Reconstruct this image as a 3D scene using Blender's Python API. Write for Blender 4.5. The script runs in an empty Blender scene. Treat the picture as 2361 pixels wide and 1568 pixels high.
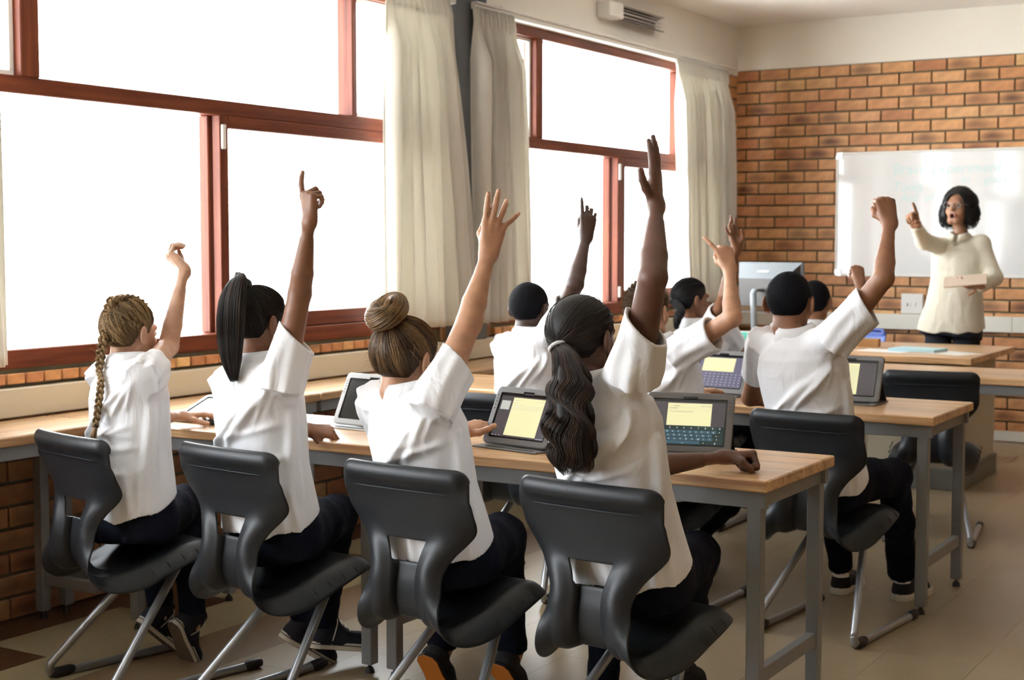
import bpy, bmesh, math, random
import numpy as np
from mathutils import Vector, Matrix
random.seed(7); RNG = np.random.default_rng(7)
sc = bpy.context.scene
COL = sc.collection
A = lambda *v: np.array(v, dtype=float)

# ------------------------------------------------------------------ camera
F_PX, CX, CY, EYE = 3358.0, 1180.5, 784.0, 1.40
YAW = math.radians(31.15); PITCH = math.atan(229 / F_PX)
fh = A(-math.sin(YAW), math.cos(YAW), 0)
CR = A(math.cos(YAW), math.sin(YAW), 0)
CF = fh * math.cos(PITCH) + A(0, 0, -math.sin(PITCH))
CU = fh * math.sin(PITCH) + A(0, 0, math.cos(PITCH))
C0 = A(0, 0, EYE)
cam_d = bpy.data.cameras.new('camera'); cam = bpy.data.objects.new('camera', cam_d); COL.objects.link(cam)
cam.location = C0
cam.rotation_euler = (math.pi / 2 - PITCH, 0, YAW)
cam_d.sensor_width = 36.0; cam_d.lens = F_PX / 2361 * 36.0
cam_d.clip_start = 0.05; cam_d.clip_end = 200
cam_d.dof.use_dof = True; cam_d.dof.focus_distance = 3.75; cam_d.dof.aperture_fstop = 6.3
sc.camera = cam

def ray(px, py): return CF + CR * (px - CX) / F_PX - CU * (py - CY) / F_PX
def on(px, py, ax, v):
    """point where the line of sight through a pixel meets the plane ax = v"""
    d = ray(px, py); i = 'xyz'.index(ax); return C0 + d * (v - C0[i]) / d[i]
def reach(p, px, py, L, far=True):
    """point on a line of sight at distance L from p (bone length)"""
    d = ray(px, py); d = d / np.linalg.norm(d); m = p - C0; t = m @ d
    q = L * L - (m @ m - t * t)
    if q <= 0:
        c = C0 + d * t; v = c - p; return p + v / np.linalg.norm(v) * L
    return C0 + d * (t + (1 if far else -1) * math.sqrt(q))

# ------------------------------------------------------------------ light and exposure
W_STRENGTH = 7.5
world = bpy.data.worlds.new('world'); sc.world = world; world.use_nodes = True
wn = world.node_tree.nodes; wl = world.node_tree.links; wn.clear()
wo = wn.new('ShaderNodeOutputWorld'); wb = wn.new('ShaderNodeBackground')
wb.inputs[0].default_value = (0.90, 0.955, 1.0, 1); wb.inputs[1].default_value = W_STRENGTH
wl.new(wb.outputs[0], wo.inputs[0])
vs = sc.view_settings; vs.view_transform = 'Standard'; vs.look = 'None'; vs.gamma = 1.0; vs.use_curve_mapping = False
vs.exposure = 1.28
sc.cycles.max_bounces = 8; sc.cycles.diffuse_bounces = 5; sc.cycles.glossy_bounces = 4
sc.cycles.transmission_bounces = 4; sc.cycles.transparent_max_bounces = 12
sc.cycles.caustics_reflective = False; sc.cycles.caustics_refractive = False
sc.cycles.sample_clamp_indirect = 6.0

def area(name, loc, rot, sx, sy, power, color=(1, 1, 1), portal=False):
    l = bpy.data.lights.new(name, 'AREA'); l.shape = 'RECTANGLE'; l.size = sx; l.size_y = sy; l.energy = power; l.color = color
    o = bpy.data.objects.new(name, l); COL.objects.link(o); o.location = loc; o.rotation_euler = rot
    if portal: l.cycles.is_portal = True
    return o
H_ = math.pi / 2
LX = -4.33            # inner face of the window wall
BY = 10.47            # inner face of the brick wall
RX = 3.6; FY = -5.0   # the walls behind and beside the photographer
CZ = 3.02             # ceiling
for ya, yb in ((3.05, 6.42), (6.93, 10.05), (-.55, 2.60), (-4.3, -1.0)):
    area('window_portal', (LX - .135, (ya + yb) / 2, 1.787), (0, -H_, 0), 1.73, yb - ya, 1, portal=True)
sun_d = bpy.data.lights.new('sun', 'SUN'); sun_d.energy = 16.0; sun_d.angle = .02; sun_d.color = (1, .96, .90)
sun = bpy.data.objects.new('sun', sun_d); COL.objects.link(sun); sun.rotation_euler = Vector((.55, .25, .80)).to_track_quat('Z', 'Y').to_euler()

# ------------------------------------------------------------------ object helpers
def tag(o, label=None, cat=None, group=None, kind=None):
    if label: o['label'] = label
    if cat: o['category'] = cat
    if group: o['group'] = group
    if kind: o['kind'] = kind
    return o
def mesh_obj(name, verts, faces, mat=None, parent=None, smooth=False, mats=None, fmat=None, attr=None):
    me = bpy.data.meshes.new(name)
    verts = np.asarray(verts, dtype=np.float32)
    if isinstance(faces, np.ndarray):
        n, k = faces.shape
        me.vertices.add(len(verts)); me.vertices.foreach_set('co', verts.ravel())
        me.loops.add(n * k); me.loops.foreach_set('vertex_index', faces.ravel().astype(np.int32))
        me.polygons.add(n); me.polygons.foreach_set('loop_start', np.arange(0, n * k, k, dtype=np.int32))
        me.update(calc_edges=True)
    else:
        me.from_pydata([tuple(map(float, v)) for v in verts], [], faces)
    for m in (mats or ([mat] if mat else [])): me.materials.append(m)
    if fmat is not None: me.polygons.foreach_set('material_index', np.asarray(fmat, dtype=np.int32))
    if smooth: me.polygons.foreach_set('use_smooth', np.ones(len(me.polygons), dtype=bool))
    if attr is not None:
        a = me.attributes.new('tint', 'FLOAT', 'POINT'); a.data.foreach_set('value', np.asarray(attr, dtype=np.float32))
    me.update()
    o = bpy.data.objects.new(name, me); COL.objects.link(o)
    if parent: put_under(o, parent)
    return o
def put_under(o, parent):
    o.parent = parent
    bpy.context.view_layer.update() if False else None
    o.matrix_parent_inverse = Matrix.Identity(4)
def empty(name, loc=(0, 0, 0), rz=0, label=None, cat=None, group=None, kind=None):
    o = bpy.data.objects.new(name, None); COL.objects.link(o); o.location = loc; o.rotation_euler = (0, 0, rz)
    o.empty_display_size = .05
    return tag(o, label, cat, group, kind)
def kids(o): return [c for c in COL.objects if c.parent == o]
def copy_tree(o, parent=None):
    c = o.copy(); COL.objects.link(c); c.parent = parent
    for ch in [k for k in TREE.get(o.name, [])]:
        d = ch.copy(); COL.objects.link(d); d.parent = c
        for g in TREE.get(ch.name, []):
            e = g.copy(); COL.objects.link(e); e.parent = d
    return c
TREE = {}
def note_tree():
    TREE.clear()
    for o in COL.objects:
        if o.parent: TREE.setdefault(o.parent.name, []).append(o)

class MB:
    """collects simple shapes into one mesh"""
    def __init__(s): s.v = []; s.f = []; s.m = []; s.sm = []
    def add(s, v, f, m=0, smooth=False):
        b = len(s.v); s.v += [tuple(map(float, q)) for q in v]
        for q in f: s.f.append([b + i for i in q]); s.m.append(m); s.sm.append(smooth)
    def box(s, x0, x1, y0, y1, z0, z1, m=0, bev=0.0, mtx=None):
        if bev <= 0:
            v = [(x, y, z) for x in (x0, x1) for y in (y0, y1) for z in (z0, z1)]
            f = [(0, 1, 3, 2), (4, 6, 7, 5), (0, 4, 5, 1), (2, 3, 7, 6), (0, 2, 6, 4), (1, 5, 7, 3)]
        else:
            b = min(bev, (x1 - x0) * .49, (y1 - y0) * .49, (z1 - z0) * .49); v = []; idx = {}
            for i, X in enumerate((x0, x1)):
                for j, Y in enumerate((y0, y1)):
                    for k, Z in enumerate((z0, z1)):
                        sx, sy, sz = (1, -1)[i] * b, (1, -1)[j] * b, (1, -1)[k] * b
                        idx[i, j, k] = len(v)
                        v += [(X, Y + sy, Z + sz), (X + sx, Y, Z + sz), (X + sx, Y + sy, Z)]
            f = []
            g = lambda i, j, k, a: idx[i, j, k] + a
            for i in (0, 1): f.append([g(i, 0, 0, 0), g(i, 1, 0, 0), g(i, 1, 1, 0), g(i, 0, 1, 0)][::(-1 if i == 0 else 1)])
            for j in (0, 1): f.append([g(0, j, 0, 1), g(1, j, 0, 1), g(1, j, 1, 1), g(0, j, 1, 1)][::(1 if j == 0 else -1)])
            for k in (0, 1): f.append([g(0, 0, k, 2), g(1, 0, k, 2), g(1, 1, k, 2), g(0, 1, k, 2)][::(-1 if k == 0 else 1)])
            for j in (0, 1):
                for k in (0, 1): f.append([g(0, j, k, 1), g(0, j, k, 2), g(1, j, k, 2), g(1, j, k, 1)][::(1 if j == k else -1)])
            for i in (0, 1):
                for k in (0, 1): f.append([g(i, 0, k, 0), g(i, 0, k, 2), g(i, 1, k, 2), g(i, 1, k, 0)][::(-1 if i == k else 1)])
            for i in (0, 1):
                for j in (0, 1): f.append([g(i, j, 0, 0), g(i, j, 0, 1), g(i, j, 1, 1), g(i, j, 1, 0)][::(1 if i == j else -1)])
            for i in (0, 1):
                for j in (0, 1):
                    for k in (0, 1): f.append([g(i, j, k, 0), g(i, j, k, 1), g(i, j, k, 2)][::(1 if (i + j + k) % 2 else -1)])
        if mtx is not None: v = [tuple(mtx @ Vector(q)) for q in v]
        s.add(v, f, m)
    def tube(s, pts, r, n=10, m=0, cap=True, flat=1.0):
        pts = [np.asarray(p, float) for p in pts]; k = len(pts)
        rr = r if hasattr(r, '__len__') else [r] * k
        tan = [pts[min(i + 1, k - 1)] - pts[max(i - 1, 0)] for i in range(k)]
        tan = [t / (np.linalg.norm(t) + 1e-12) for t in tan]
        up = A(0, 0, 1) if abs(tan[0][2]) < .9 else A(1, 0, 0)
        a = np.cross(tan[0], up); a /= np.linalg.norm(a); v = []
        for i in range(k):
            a = a - tan[i] * (a @ tan[i]); a /= np.linalg.norm(a); b = np.cross(tan[i], a)
            for j in range(n):
                th = 2 * math.pi * j / n
                v.append(pts[i] + a * math.cos(th) * rr[i] + b * math.sin(th) * rr[i] * flat)
        f = [(i * n + j, i * n + (j + 1) % n, (i + 1) * n + (j + 1) % n, (i + 1) * n + j) for i in range(k - 1) for j in range(n)]
        s.add(v, f, m, True)
        if cap: s.add(v[:n], [tuple(range(n))[::-1]], m); s.add(v[-n:], [tuple(range(n))], m)
    def build(s, name, mats, parent=None):
        if not isinstance(mats, (list, tuple)): mats = [mats]
        o = mesh_obj(name, s.v, s.f, mats=mats, fmat=s.m, parent=parent)
        o.data.polygons.foreach_set('use_smooth', np.array(s.sm, dtype=bool)); return o

def fix_normals(o):
    bm = bmesh.new(); bm.from_mesh(o.data); bmesh.ops.recalc_face_normals(bm, faces=bm.faces); bm.to_mesh(o.data); bm.free()

def bez(pts, n=12):
    """Catmull-Rom through pts"""
    P = [np.asarray(p, float) for p in pts]; P = [2 * P[0] - P[1]] + P + [2 * P[-1] - P[-2]]; out = []
    for i in range(1, len(P) - 2):
        for j in range(n):
            t = j / n
            out.append(.5 * ((2 * P[i]) + (-P[i - 1] + P[i + 1]) * t + (2 * P[i - 1] - 5 * P[i] + 4 * P[i + 1] - P[i + 2]) * t * t + (-P[i - 1] + 3 * P[i] - 3 * P[i + 1] + P[i + 2]) * t ** 3))
    out.append(P[-2]); return out

# ------------------------------------------------------------------ distance-field modelling (numpy)
class Grid:
    def __init__(s, lo, hi, h):
        s.lo = np.asarray(lo, float); s.h = h; s.n = np.maximum(np.ceil((np.asarray(hi) - s.lo) / h).astype(int) + 1, 4)
        s.ax = [s.lo[i] + h * np.arange(s.n[i]) for i in range(3)]
        s.v = np.full(s.n, 1.0, dtype=np.float32)
    def block(s, lo, hi):
        a = np.clip(np.floor((np.asarray(lo) - s.lo) / s.h).astype(int), 0, s.n); b = np.clip(np.ceil((np.asarray(hi) - s.lo) / s.h).astype(int) + 1, 0, s.n)
        if np.any(b <= a): return None, None
        sl = tuple(slice(a[i], b[i]) for i in range(3))
        X = s.ax[0][sl[0]].astype(np.float32)[:, None, None]; Y = s.ax[1][sl[1]].astype(np.float32)[None, :, None]; Z = s.ax[2][sl[2]].astype(np.float32)[None, None, :]
        return sl, (X, Y, Z)
    def apply(s, lo, hi, fn, k=0.0, op='u'):
        sl, P = s.block(lo, hi)
        if sl is None: return s
        d = fn(*P); a = s.v[sl]
        if op == 'u': s.v[sl] = smin(a, d, k)
        elif op == 's': s.v[sl] = -smin(-a, d, k)
        elif op == 'i': s.v[sl] = -smin(-a, -d, k)
        return s
    def cap(s, a, b, ra, rb, k=0.0, op='u', flat=None):
        a = np.asarray(a, float); b = np.asarray(b, float); m = max(ra, rb) + k + s.h * 3 + .012
        return s.apply(np.minimum(a, b) - m, np.maximum(a, b) + m, lambda X, Y, Z: dcap(X, Y, Z, a, b, ra, rb, flat), k, op)
    def chain(s, pts, rs, k=0.0, op='u'):
        for i in range(len(pts) - 1): s.cap(pts[i], pts[i + 1], rs[i], rs[i + 1], k, op)
        return s
    def ell(s, c, r, k=0.0, op='u', R=None):
        c = np.asarray(c, float); m = max(r) + k + s.h * 3 + .012
        return s.apply(c - m, c + m, lambda X, Y, Z: dell(X, Y, Z, c, r, R), k, op)
    def mesh(s): return surfnet(s.v, s.lo, s.h)
def smin(a, b, k):
    if k <= 0: return np.minimum(a, b)
    h = np.maximum(k - np.abs(a - b), 0.0) / k
    return np.minimum(a, b) - h * h * k * .25
def dcap(X, Y, Z, a, b, ra, rb, flat=None):
    ab = b - a; L2 = float(ab @ ab) + 1e-12
    px, py, pz = X - a[0], Y - a[1], Z - a[2]
    t = np.clip((px * ab[0] + py * ab[1] + pz * ab[2]) / L2, 0, 1)
    qx, qy, qz = px - t * ab[0], py - t * ab[1], pz - t * ab[2]
    if flat is not None:
        n, sc_ = flat; w = qx * n[0] + qy * n[1] + qz * n[2]; e = (1 / sc_ - 1)
        qx, qy, qz = qx + n[0] * w * e, qy + n[1] * w * e, qz + n[2] * w * e
    return np.sqrt(qx * qx + qy * qy + qz * qz) - (ra + (rb - ra) * t)
def dell(X, Y, Z, c, r, R=None):
    x, y, z = X - c[0], Y - c[1], Z - c[2]
    if R is not None: x, y, z = x * R[0, 0] + y * R[1, 0] + z * R[2, 0], x * R[0, 1] + y * R[1, 1] + z * R[2, 1], x * R[0, 2] + y * R[1, 2] + z * R[2, 2]
    k0 = np.sqrt((x / r[0]) ** 2 + (y / r[1]) ** 2 + (z / r[2]) ** 2); k1 = np.sqrt((x / r[0] ** 2) ** 2 + (y / r[1] ** 2) ** 2 + (z / r[2] ** 2) ** 2) + 1e-9
    return k0 * (k0 - 1) / k1
def surfnet(v, lo, h):
    ins = v < 0
    c = ins[:-1, :-1, :-1].astype(np.int8)
    cnt = np.zeros(np.array(v.shape) - 1, dtype=np.int8)
    for i in (0, 1):
        for j in (0, 1):
            for k in (0, 1): cnt += ins[i:ins.shape[0] - 1 + i, j:ins.shape[1] - 1 + j, k:ins.shape[2] - 1 + k]
    mix = (cnt > 0) & (cnt < 8)
    idx = np.full(mix.shape, -1, dtype=np.int64); cells = np.argwhere(mix); idx[mix] = np.arange(len(cells))
    acc = np.zeros((len(cells), 3)); num = np.zeros(len(cells))
    cor = [(i, j, k) for i in (0, 1) for j in (0, 1) for k in (0, 1)]
    cv = {q: v[cells[:, 0] + q[0], cells[:, 1] + q[1], cells[:, 2] + q[2]] for q in cor}
    for a in cor:
        for d in range(3):
            if a[d] == 0:
                b = list(a); b[d] = 1; b = tuple(b); va, vb = cv[a], cv[b]; m = (va < 0) != (vb < 0)
                t = np.where(m, va / np.where(m, va - vb, 1), 0)
                p = np.tile(np.array(a, float), (len(cells), 1)); p[:, d] += t
                acc[m] += p[m]; num[m] += 1
    V = lo + h * (cells + acc / num[:, None])
    faces = []
    for d in range(3):
        e, g = [(1, 2), (2, 0), (0, 1)][d]
        s0 = [slice(None)] * 3; s1 = [slice(None)] * 3; s0[d] = slice(0, -1); s1[d] = slice(1, None)
        a = ins[tuple(s0)]; b = ins[tuple(s1)]; cr = np.argwhere(a != b)
        ok = (cr[:, e] > 0) & (cr[:, g] > 0) & (cr[:, e] < v.shape[e] - 1) & (cr[:, g] < v.shape[g] - 1); cr = cr[ok]
        if not len(cr): continue
        q = []
        for de, dg in ((0, 0), (-1, 0), (-1, -1), (0, -1)):
            t = cr.copy(); t[:, e] += de; t[:, g] += dg; q.append(idx[t[:, 0], t[:, 1], t[:, 2]])
        q = np.stack(q, 1); fl = ~ins[cr[:, 0], cr[:, 1], cr[:, 2]]; q[fl] = q[fl][:, ::-1]; faces.append(q)
    Fq = np.concatenate(faces); Fq = Fq[(Fq >= 0).all(1)]
    return V, Fq
def relax(V, F_, n=1, lam=.5):
    for _ in range(n):
        s = np.zeros_like(V); c = np.zeros(len(V))
        for i in range(4):
            np.add.at(s, F_[:, i], V[F_[:, (i + 1) % 4]] + V[F_[:, (i - 1) % 4]]); np.add.at(c, F_[:, i], 2)
        V = V + lam * (s / np.maximum(c, 1)[:, None] - V)
    return V
def join(parts):
    Vs, Fs, b = [], [], 0
    for V, F_ in parts: Vs.append(V); Fs.append(F_ + b); b += len(V)
    return np.concatenate(Vs), np.concatenate(Fs)
def noise3(P, seed=0, oct=2):
    """cheap smooth noise: sum of rotated sines"""
    r = np.random.default_rng(seed); out = 0; amp = 1; fr = 1
    for o in range(oct):
        for i in range(4):
            d = r.normal(size=3); d /= np.linalg.norm(d); out = out + amp * np.sin(fr * (P[0] * d[0] + P[1] * d[1] + P[2] * d[2]) + r.uniform(0, 6.28)) / 4
        amp *= .5; fr *= 2.1
    return out
def strands(paths, rad, sides=3):
    """paths (n,m,3), rad (n,m) -> verts, quads"""
    n, m, _ = paths.shape
    t = np.gradient(paths, axis=1); t /= np.linalg.norm(t, axis=2, keepdims=True) + 1e-9
    up = np.tile(A(.31, .22, .93), (n, m, 1)); a = np.cross(t, up); a /= np.linalg.norm(a, axis=2, keepdims=True) + 1e-9; b = np.cross(t, a)
    V = np.stack([paths + (a * math.cos(2 * math.pi * j / sides) + b * math.sin(2 * math.pi * j / sides)) * rad[..., None] for j in range(sides)], 2)
    base = (np.arange(n)[:, None] * m + np.arange(m - 1)[None, :]) * sides
    Fq = []
    for j in range(sides):
        k = (j + 1) % sides
        Fq.append(np.stack([base + j, base + k, base + sides + k, base + sides + j], -1).reshape(-1, 4))
    return V.reshape(-1, 3), np.concatenate(Fq)
# ------------------------------------------------------------------ materials
def new_mat(name):
    m = bpy.data.materials.new(name); m.use_nodes = True; nt = m.node_tree; nt.nodes.clear()
    o = nt.nodes.new('ShaderNodeOutputMaterial'); p = nt.nodes.new('ShaderNodeBsdfPrincipled'); nt.links.new(p.outputs[0], o.inputs[0])
    return m, nt, p
def nd(nt, t, **kw):
    n = nt.nodes.new(t)
    for k, v in kw.items():
        if k.startswith('i_'): n.inputs[int(k[2:])].default_value = v
        else: setattr(n, k, v)
    return n
def rgb(c): return (c[0], c[1], c[2], 1)
def plain(name, col, rough=.5, metal=0, spec=.5, bump=0, bscale=200, coat=0, var=0, vscale=3, sheen=0, coords='Object', alpha=None, emis=None):
    m, nt, p = new_mat(name); L = nt.links.new
    p.inputs['Base Color'].default_value = rgb(col); p.inputs['Roughness'].default_value = rough; p.inputs['Metallic'].default_value = metal
    p.inputs['Specular IOR Level'].default_value = spec; p.inputs['Coat Weight'].default_value = coat; p.inputs['Sheen Weight'].default_value = sheen
    tc = nd(nt, 'ShaderNodeTexCoord')
    if bump:
        n = nd(nt, 'ShaderNodeTexNoise'); n.inputs['Scale'].default_value = bscale; n.inputs['Detail'].default_value = 3; L(tc.outputs[coords], n.inputs['Vector'])
        b = nd(nt, 'ShaderNodeBump'); b.inputs['Strength'].default_value = bump; b.inputs['Distance'].default_value = .002; L(n.outputs[0], b.inputs['Height']); L(b.outputs[0], p.inputs['Normal'])
    if var:
        n = nd(nt, 'ShaderNodeTexNoise'); n.inputs['Scale'].default_value = vscale; n.inputs['Detail'].default_value = 4; L(tc.outputs[coords], n.inputs['Vector'])
        r = nd(nt, 'ShaderNodeValToRGB'); r.color_ramp.elements[0].position = .3; r.color_ramp.elements[1].position = .7
        r.color_ramp.elements[0].color = rgb([c * (1 - var) for c in col]); r.color_ramp.elements[1].color = rgb([min(1, c * (1 + var)) for c in col])
        L(n.outputs[0], r.inputs[0]); L(r.outputs[0], p.inputs['Base Color'])
    if emis: p.inputs['Emission Color'].default_value = rgb(emis[0]); p.inputs['Emission Strength'].default_value = emis[1]
    return m

def wood_top(name, axis=0, c0=(.40, .205, .085), c1=(.67, .42, .21), rough=.26, coat=.28, strip=.042):
    """varnished laminated pine, boards along object axis"""
    m, nt, p = new_mat(name); L = nt.links.new
    tc = nd(nt, 'ShaderNodeTexCoord'); sx = nd(nt, 'ShaderNodeSeparateXYZ'); L(tc.outputs['Object'], sx.inputs[0])
    u, w = (0, 1) if axis == 0 else (1, 0)
    dv = nd(nt, 'ShaderNodeMath', operation='DIVIDE', i_1=strip); L(sx.outputs[w], dv.inputs[0])
    fl = nd(nt, 'ShaderNodeMath', operation='FLOOR'); L(dv.outputs[0], fl.inputs[0])
    wn_ = nd(nt, 'ShaderNodeTexWhiteNoise', noise_dimensions='1D'); L(fl.outputs[0], wn_.inputs['W'])
    # grain: noise stretched along the boards, shifted per strip
    cb = nd(nt, 'ShaderNodeCombineXYZ'); ml = nd(nt, 'ShaderNodeMath', operation='MULTIPLY', i_1=1.6); L(sx.outputs[u], ml.inputs[0])
    ad = nd(nt, 'ShaderNodeMath', operation='MULTIPLY_ADD', i_1=17.0); L(wn_.outputs['Value'], ad.inputs[0]); L(ml.outputs[0], ad.inputs[2])
    m2 = nd(nt, 'ShaderNodeMath', operation='MULTIPLY', i_1=46.0); L(sx.outputs[w], m2.inputs[0])
    m3 = nd(nt, 'ShaderNodeMath', operation='MULTIPLY', i_1=46.0); L(sx.outputs[2], m3.inputs[0])
    L(ad.outputs[0], cb.inputs[0]); L(m2.outputs[0], cb.inputs[1]); L(m3.outputs[0], cb.inputs[2])
    ns = nd(nt, 'ShaderNodeTexNoise'); ns.inputs['Scale'].default_value = 1.6; ns.inputs['Detail'].default_value = 4; ns.inputs['Distortion'].default_value = .7; L(cb.outputs[0], ns.inputs['Vector'])
    cr = nd(nt, 'ShaderNodeValToRGB'); e = cr.color_ramp.elements; e[0].position = .32; e[1].position = .62; e[0].color = rgb(c0); e[1].color = rgb(c1)
    L(ns.outputs[0], cr.inputs[0])
    hs = nd(nt, 'ShaderNodeHueSaturation'); mr = nd(nt, 'ShaderNodeMapRange', i_1=0.0, i_2=1.0, i_3=.78, i_4=1.16); L(wn_.outputs['Value'], mr.inputs[0]); L(mr.outputs[0], hs.inputs['Value']); L(cr.outputs[0], hs.inputs['Color'])
    L(hs.outputs[0], p.inputs['Base Color']); p.inputs['Roughness'].default_value = rough + .1; p.inputs['Coat Weight'].default_value = coat; p.inputs['Coat Roughness'].default_value = .2
    b = nd(nt, 'ShaderNodeBump'); b.inputs['Strength'].default_value = .08; b.inputs['Distance'].default_value = .001; L(ns.outputs[0], b.inputs['Height']); L(b.outputs[0], p.inputs['Normal'])
    return m

def frame_wood(name, axis):
    m, nt, p = new_mat(name); L = nt.links.new
    tc = nd(nt, 'ShaderNodeTexCoord'); mp = nd(nt, 'ShaderNodeMapping'); s = [40, 40, 40]; s[axis] = 2.5; mp.inputs['Scale'].default_value = s; L(tc.outputs['Object'], mp.inputs[0])
    ns = nd(nt, 'ShaderNodeTexNoise'); ns.inputs['Scale'].default_value = 1; ns.inputs['Detail'].default_value = 4; L(mp.outputs[0], ns.inputs['Vector'])
    cr = nd(nt, 'ShaderNodeValToRGB'); e = cr.color_ramp.elements; e[0].position = .3; e[1].position = .7; e[0].color = (.10, .019, .008, 1); e[1].color = (.20, .048, .018, 1)
    L(ns.outputs[0], cr.inputs[0]); L(cr.outputs[0], p.inputs['Base Color']); p.inputs['Roughness'].default_value = .5; p.inputs['Coat Weight'].default_value = .06; p.inputs['Coat Roughness'].default_value = .25; p.inputs['Specular IOR Level'].default_value = .25
    return m

def brick_mat(name, dark=1.0, attr=False):
    m, nt, p = new_mat(name); L = nt.links.new
    tc = nd(nt, 'ShaderNodeTexCoord')
    if attr:
        a = nd(nt, 'ShaderNodeAttribute', attribute_name='tint'); rnd = a.outputs['Fac']
    else:
        oi = nd(nt, 'ShaderNodeObjectInfo'); rnd = oi.outputs['Random']
    cr = nd(nt, 'ShaderNodeValToRGB'); r = cr.color_ramp; r.interpolation = 'LINEAR'
    cols = [(0, (.46, .19, .085)), (.2, (.58, .27, .115)), (.42, (.66, .35, .15)), (.62, (.60, .29, .12)), (.8, (.70, .41, .20)), (.92, (.53, .22, .095)), (1, (.76, .49, .22))]
    while len(r.elements) < len(cols): r.elements.new(.5)
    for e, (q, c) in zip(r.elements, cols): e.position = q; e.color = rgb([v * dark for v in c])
    L(rnd, cr.inputs[0])
    last = cr.outputs[0]
    if not attr:
        # burnt heart and paler rim of each brick
        mp = nd(nt, 'ShaderNodeMapping'); mp.inputs['Scale'].default_value = (1 / .111, 1 / .111, 1 / .0365); L(tc.outputs['Object'], mp.inputs[0])
        ln = nd(nt, 'ShaderNodeVectorMath', operation='LENGTH')
        nz = nd(nt, 'ShaderNodeTexNoise'); nz.inputs['Scale'].default_value = 14; L(tc.outputs['Object'], nz.inputs['Vector'])
        av = nd(nt, 'ShaderNodeVectorMath', operation='ADD'); L(mp.outputs[0], av.inputs[0]); 
        offs = nd(nt, 'ShaderNodeVectorMath', operation='SCALE'); L(nz.outputs['Color'], offs.inputs[0]); offs.inputs['Scale'].default_value = .35; L(offs.outputs[0], av.inputs[1])
        L(av.outputs[0], ln.inputs[0])
        mr = nd(nt, 'ShaderNodeMapRange', i_1=.25, i_2=1.25, i_3=1.0, i_4=0.0); L(ln.outputs['Value'], mr.inputs[0])
        w = nd(nt, 'ShaderNodeTexWhiteNoise', noise_dimensions='1D'); L(rnd, w.inputs['W'])
        pw = nd(nt, 'ShaderNodeMath', operation='POWER', i_1=2.6); L(w.outputs['Value'], pw.inputs[0])
        mm = nd(nt, 'ShaderNodeMath', operation='MULTIPLY'); L(pw.outputs[0], mm.inputs[0]); L(mr.outputs[0], mm.inputs[1])
        mx = nd(nt, 'ShaderNodeMix', data_type='RGBA'); mx.inputs[7].default_value = rgb([v * dark for v in (.14, .055, .028)]); L(mm.outputs[0], mx.inputs[0]); L(last, mx.inputs[6]); last = mx.outputs[2]
        mr2 = nd(nt, 'ShaderNodeMapRange', i_1=.8, i_2=1.6, i_3=0.0, i_4=.30); L(ln.outputs['Value'], mr2.inputs[0])
        mx2 = nd(nt, 'ShaderNodeMix', data_type='RGBA'); mx2.inputs[7].default_value = rgb([v * dark for v in (.70, .42, .22)]); L(mr2.outputs[0], mx2.inputs[0]); L(last, mx2.inputs[6]); last = mx2.outputs[2]
    n2 = nd(nt, 'ShaderNodeTexNoise'); n2.inputs['Scale'].default_value = 22; n2.inputs['Detail'].default_value = 5; L(tc.outputs['Object'], n2.inputs['Vector'])
    hs = nd(nt, 'ShaderNodeHueSaturation'); m4 = nd(nt, 'ShaderNodeMapRange', i_1=.3, i_2=.7, i_3=.82, i_4=1.15); L(n2.outputs[0], m4.inputs[0]); L(m4.outputs[0], hs.inputs['Value']); L(last, hs.inputs['Color'])
    L(hs.outputs[0], p.inputs['Base Color']); p.inputs['Roughness'].default_value = .55
    b = nd(nt, 'ShaderNodeBump'); b.inputs['Strength'].default_value = .3; b.inputs['Distance'].default_value = .002; L(n2.outputs[0], b.inputs['Height']); L(b.outputs[0], p.inputs['Normal'])
    return m

def floor_mat(name, col, var=.07, rnd=.03):
    m, nt, p = new_mat(name); L = nt.links.new
    ge = nd(nt, 'ShaderNodeNewGeometry'); oi = nd(nt, 'ShaderNodeObjectInfo')
    n = nd(nt, 'ShaderNodeTexNoise'); n.inputs['Scale'].default_value = 2.2; n.inputs['Detail'].default_value = 6; n.inputs['Roughness'].default_value = .5; L(ge.outputs['Position'], n.inputs['Vector'])
    r = nd(nt, 'ShaderNodeMix', data_type='RGBA'); r.inputs[6].default_value = rgb([c * (1 - var * 2) for c in col]); r.inputs[7].default_value = rgb([c * (1 + var * 2) for c in col]); L(n.outputs[0], r.inputs[0])
    hs = nd(nt, 'ShaderNodeHueSaturation'); m4 = nd(nt, 'ShaderNodeMapRange', i_1=0.0, i_2=1.0, i_3=1 - rnd, i_4=1 + rnd); L(oi.outputs['Random'], m4.inputs[0]); L(m4.outputs[0], hs.inputs['Value']); L(r.outputs[2], hs.inputs['Color'])
    L(hs.outputs[0], p.inputs['Base Color'])
    p.inputs['Roughness'].default_value = .30
    n4 = nd(nt, 'ShaderNodeTexNoise'); n4.inputs['Scale'].default_value = 3.5; n4.inputs['Detail'].default_value = 1; L(ge.outputs['Position'], n4.inputs['Vector'])
    b = nd(nt, 'ShaderNodeBump'); b.inputs['Strength'].default_value = .3; b.inputs['Distance'].default_value = .008; L(n4.outputs[0], b.inputs['Height']); L(b.outputs[0], p.inputs['Normal'])
    return m

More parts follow.
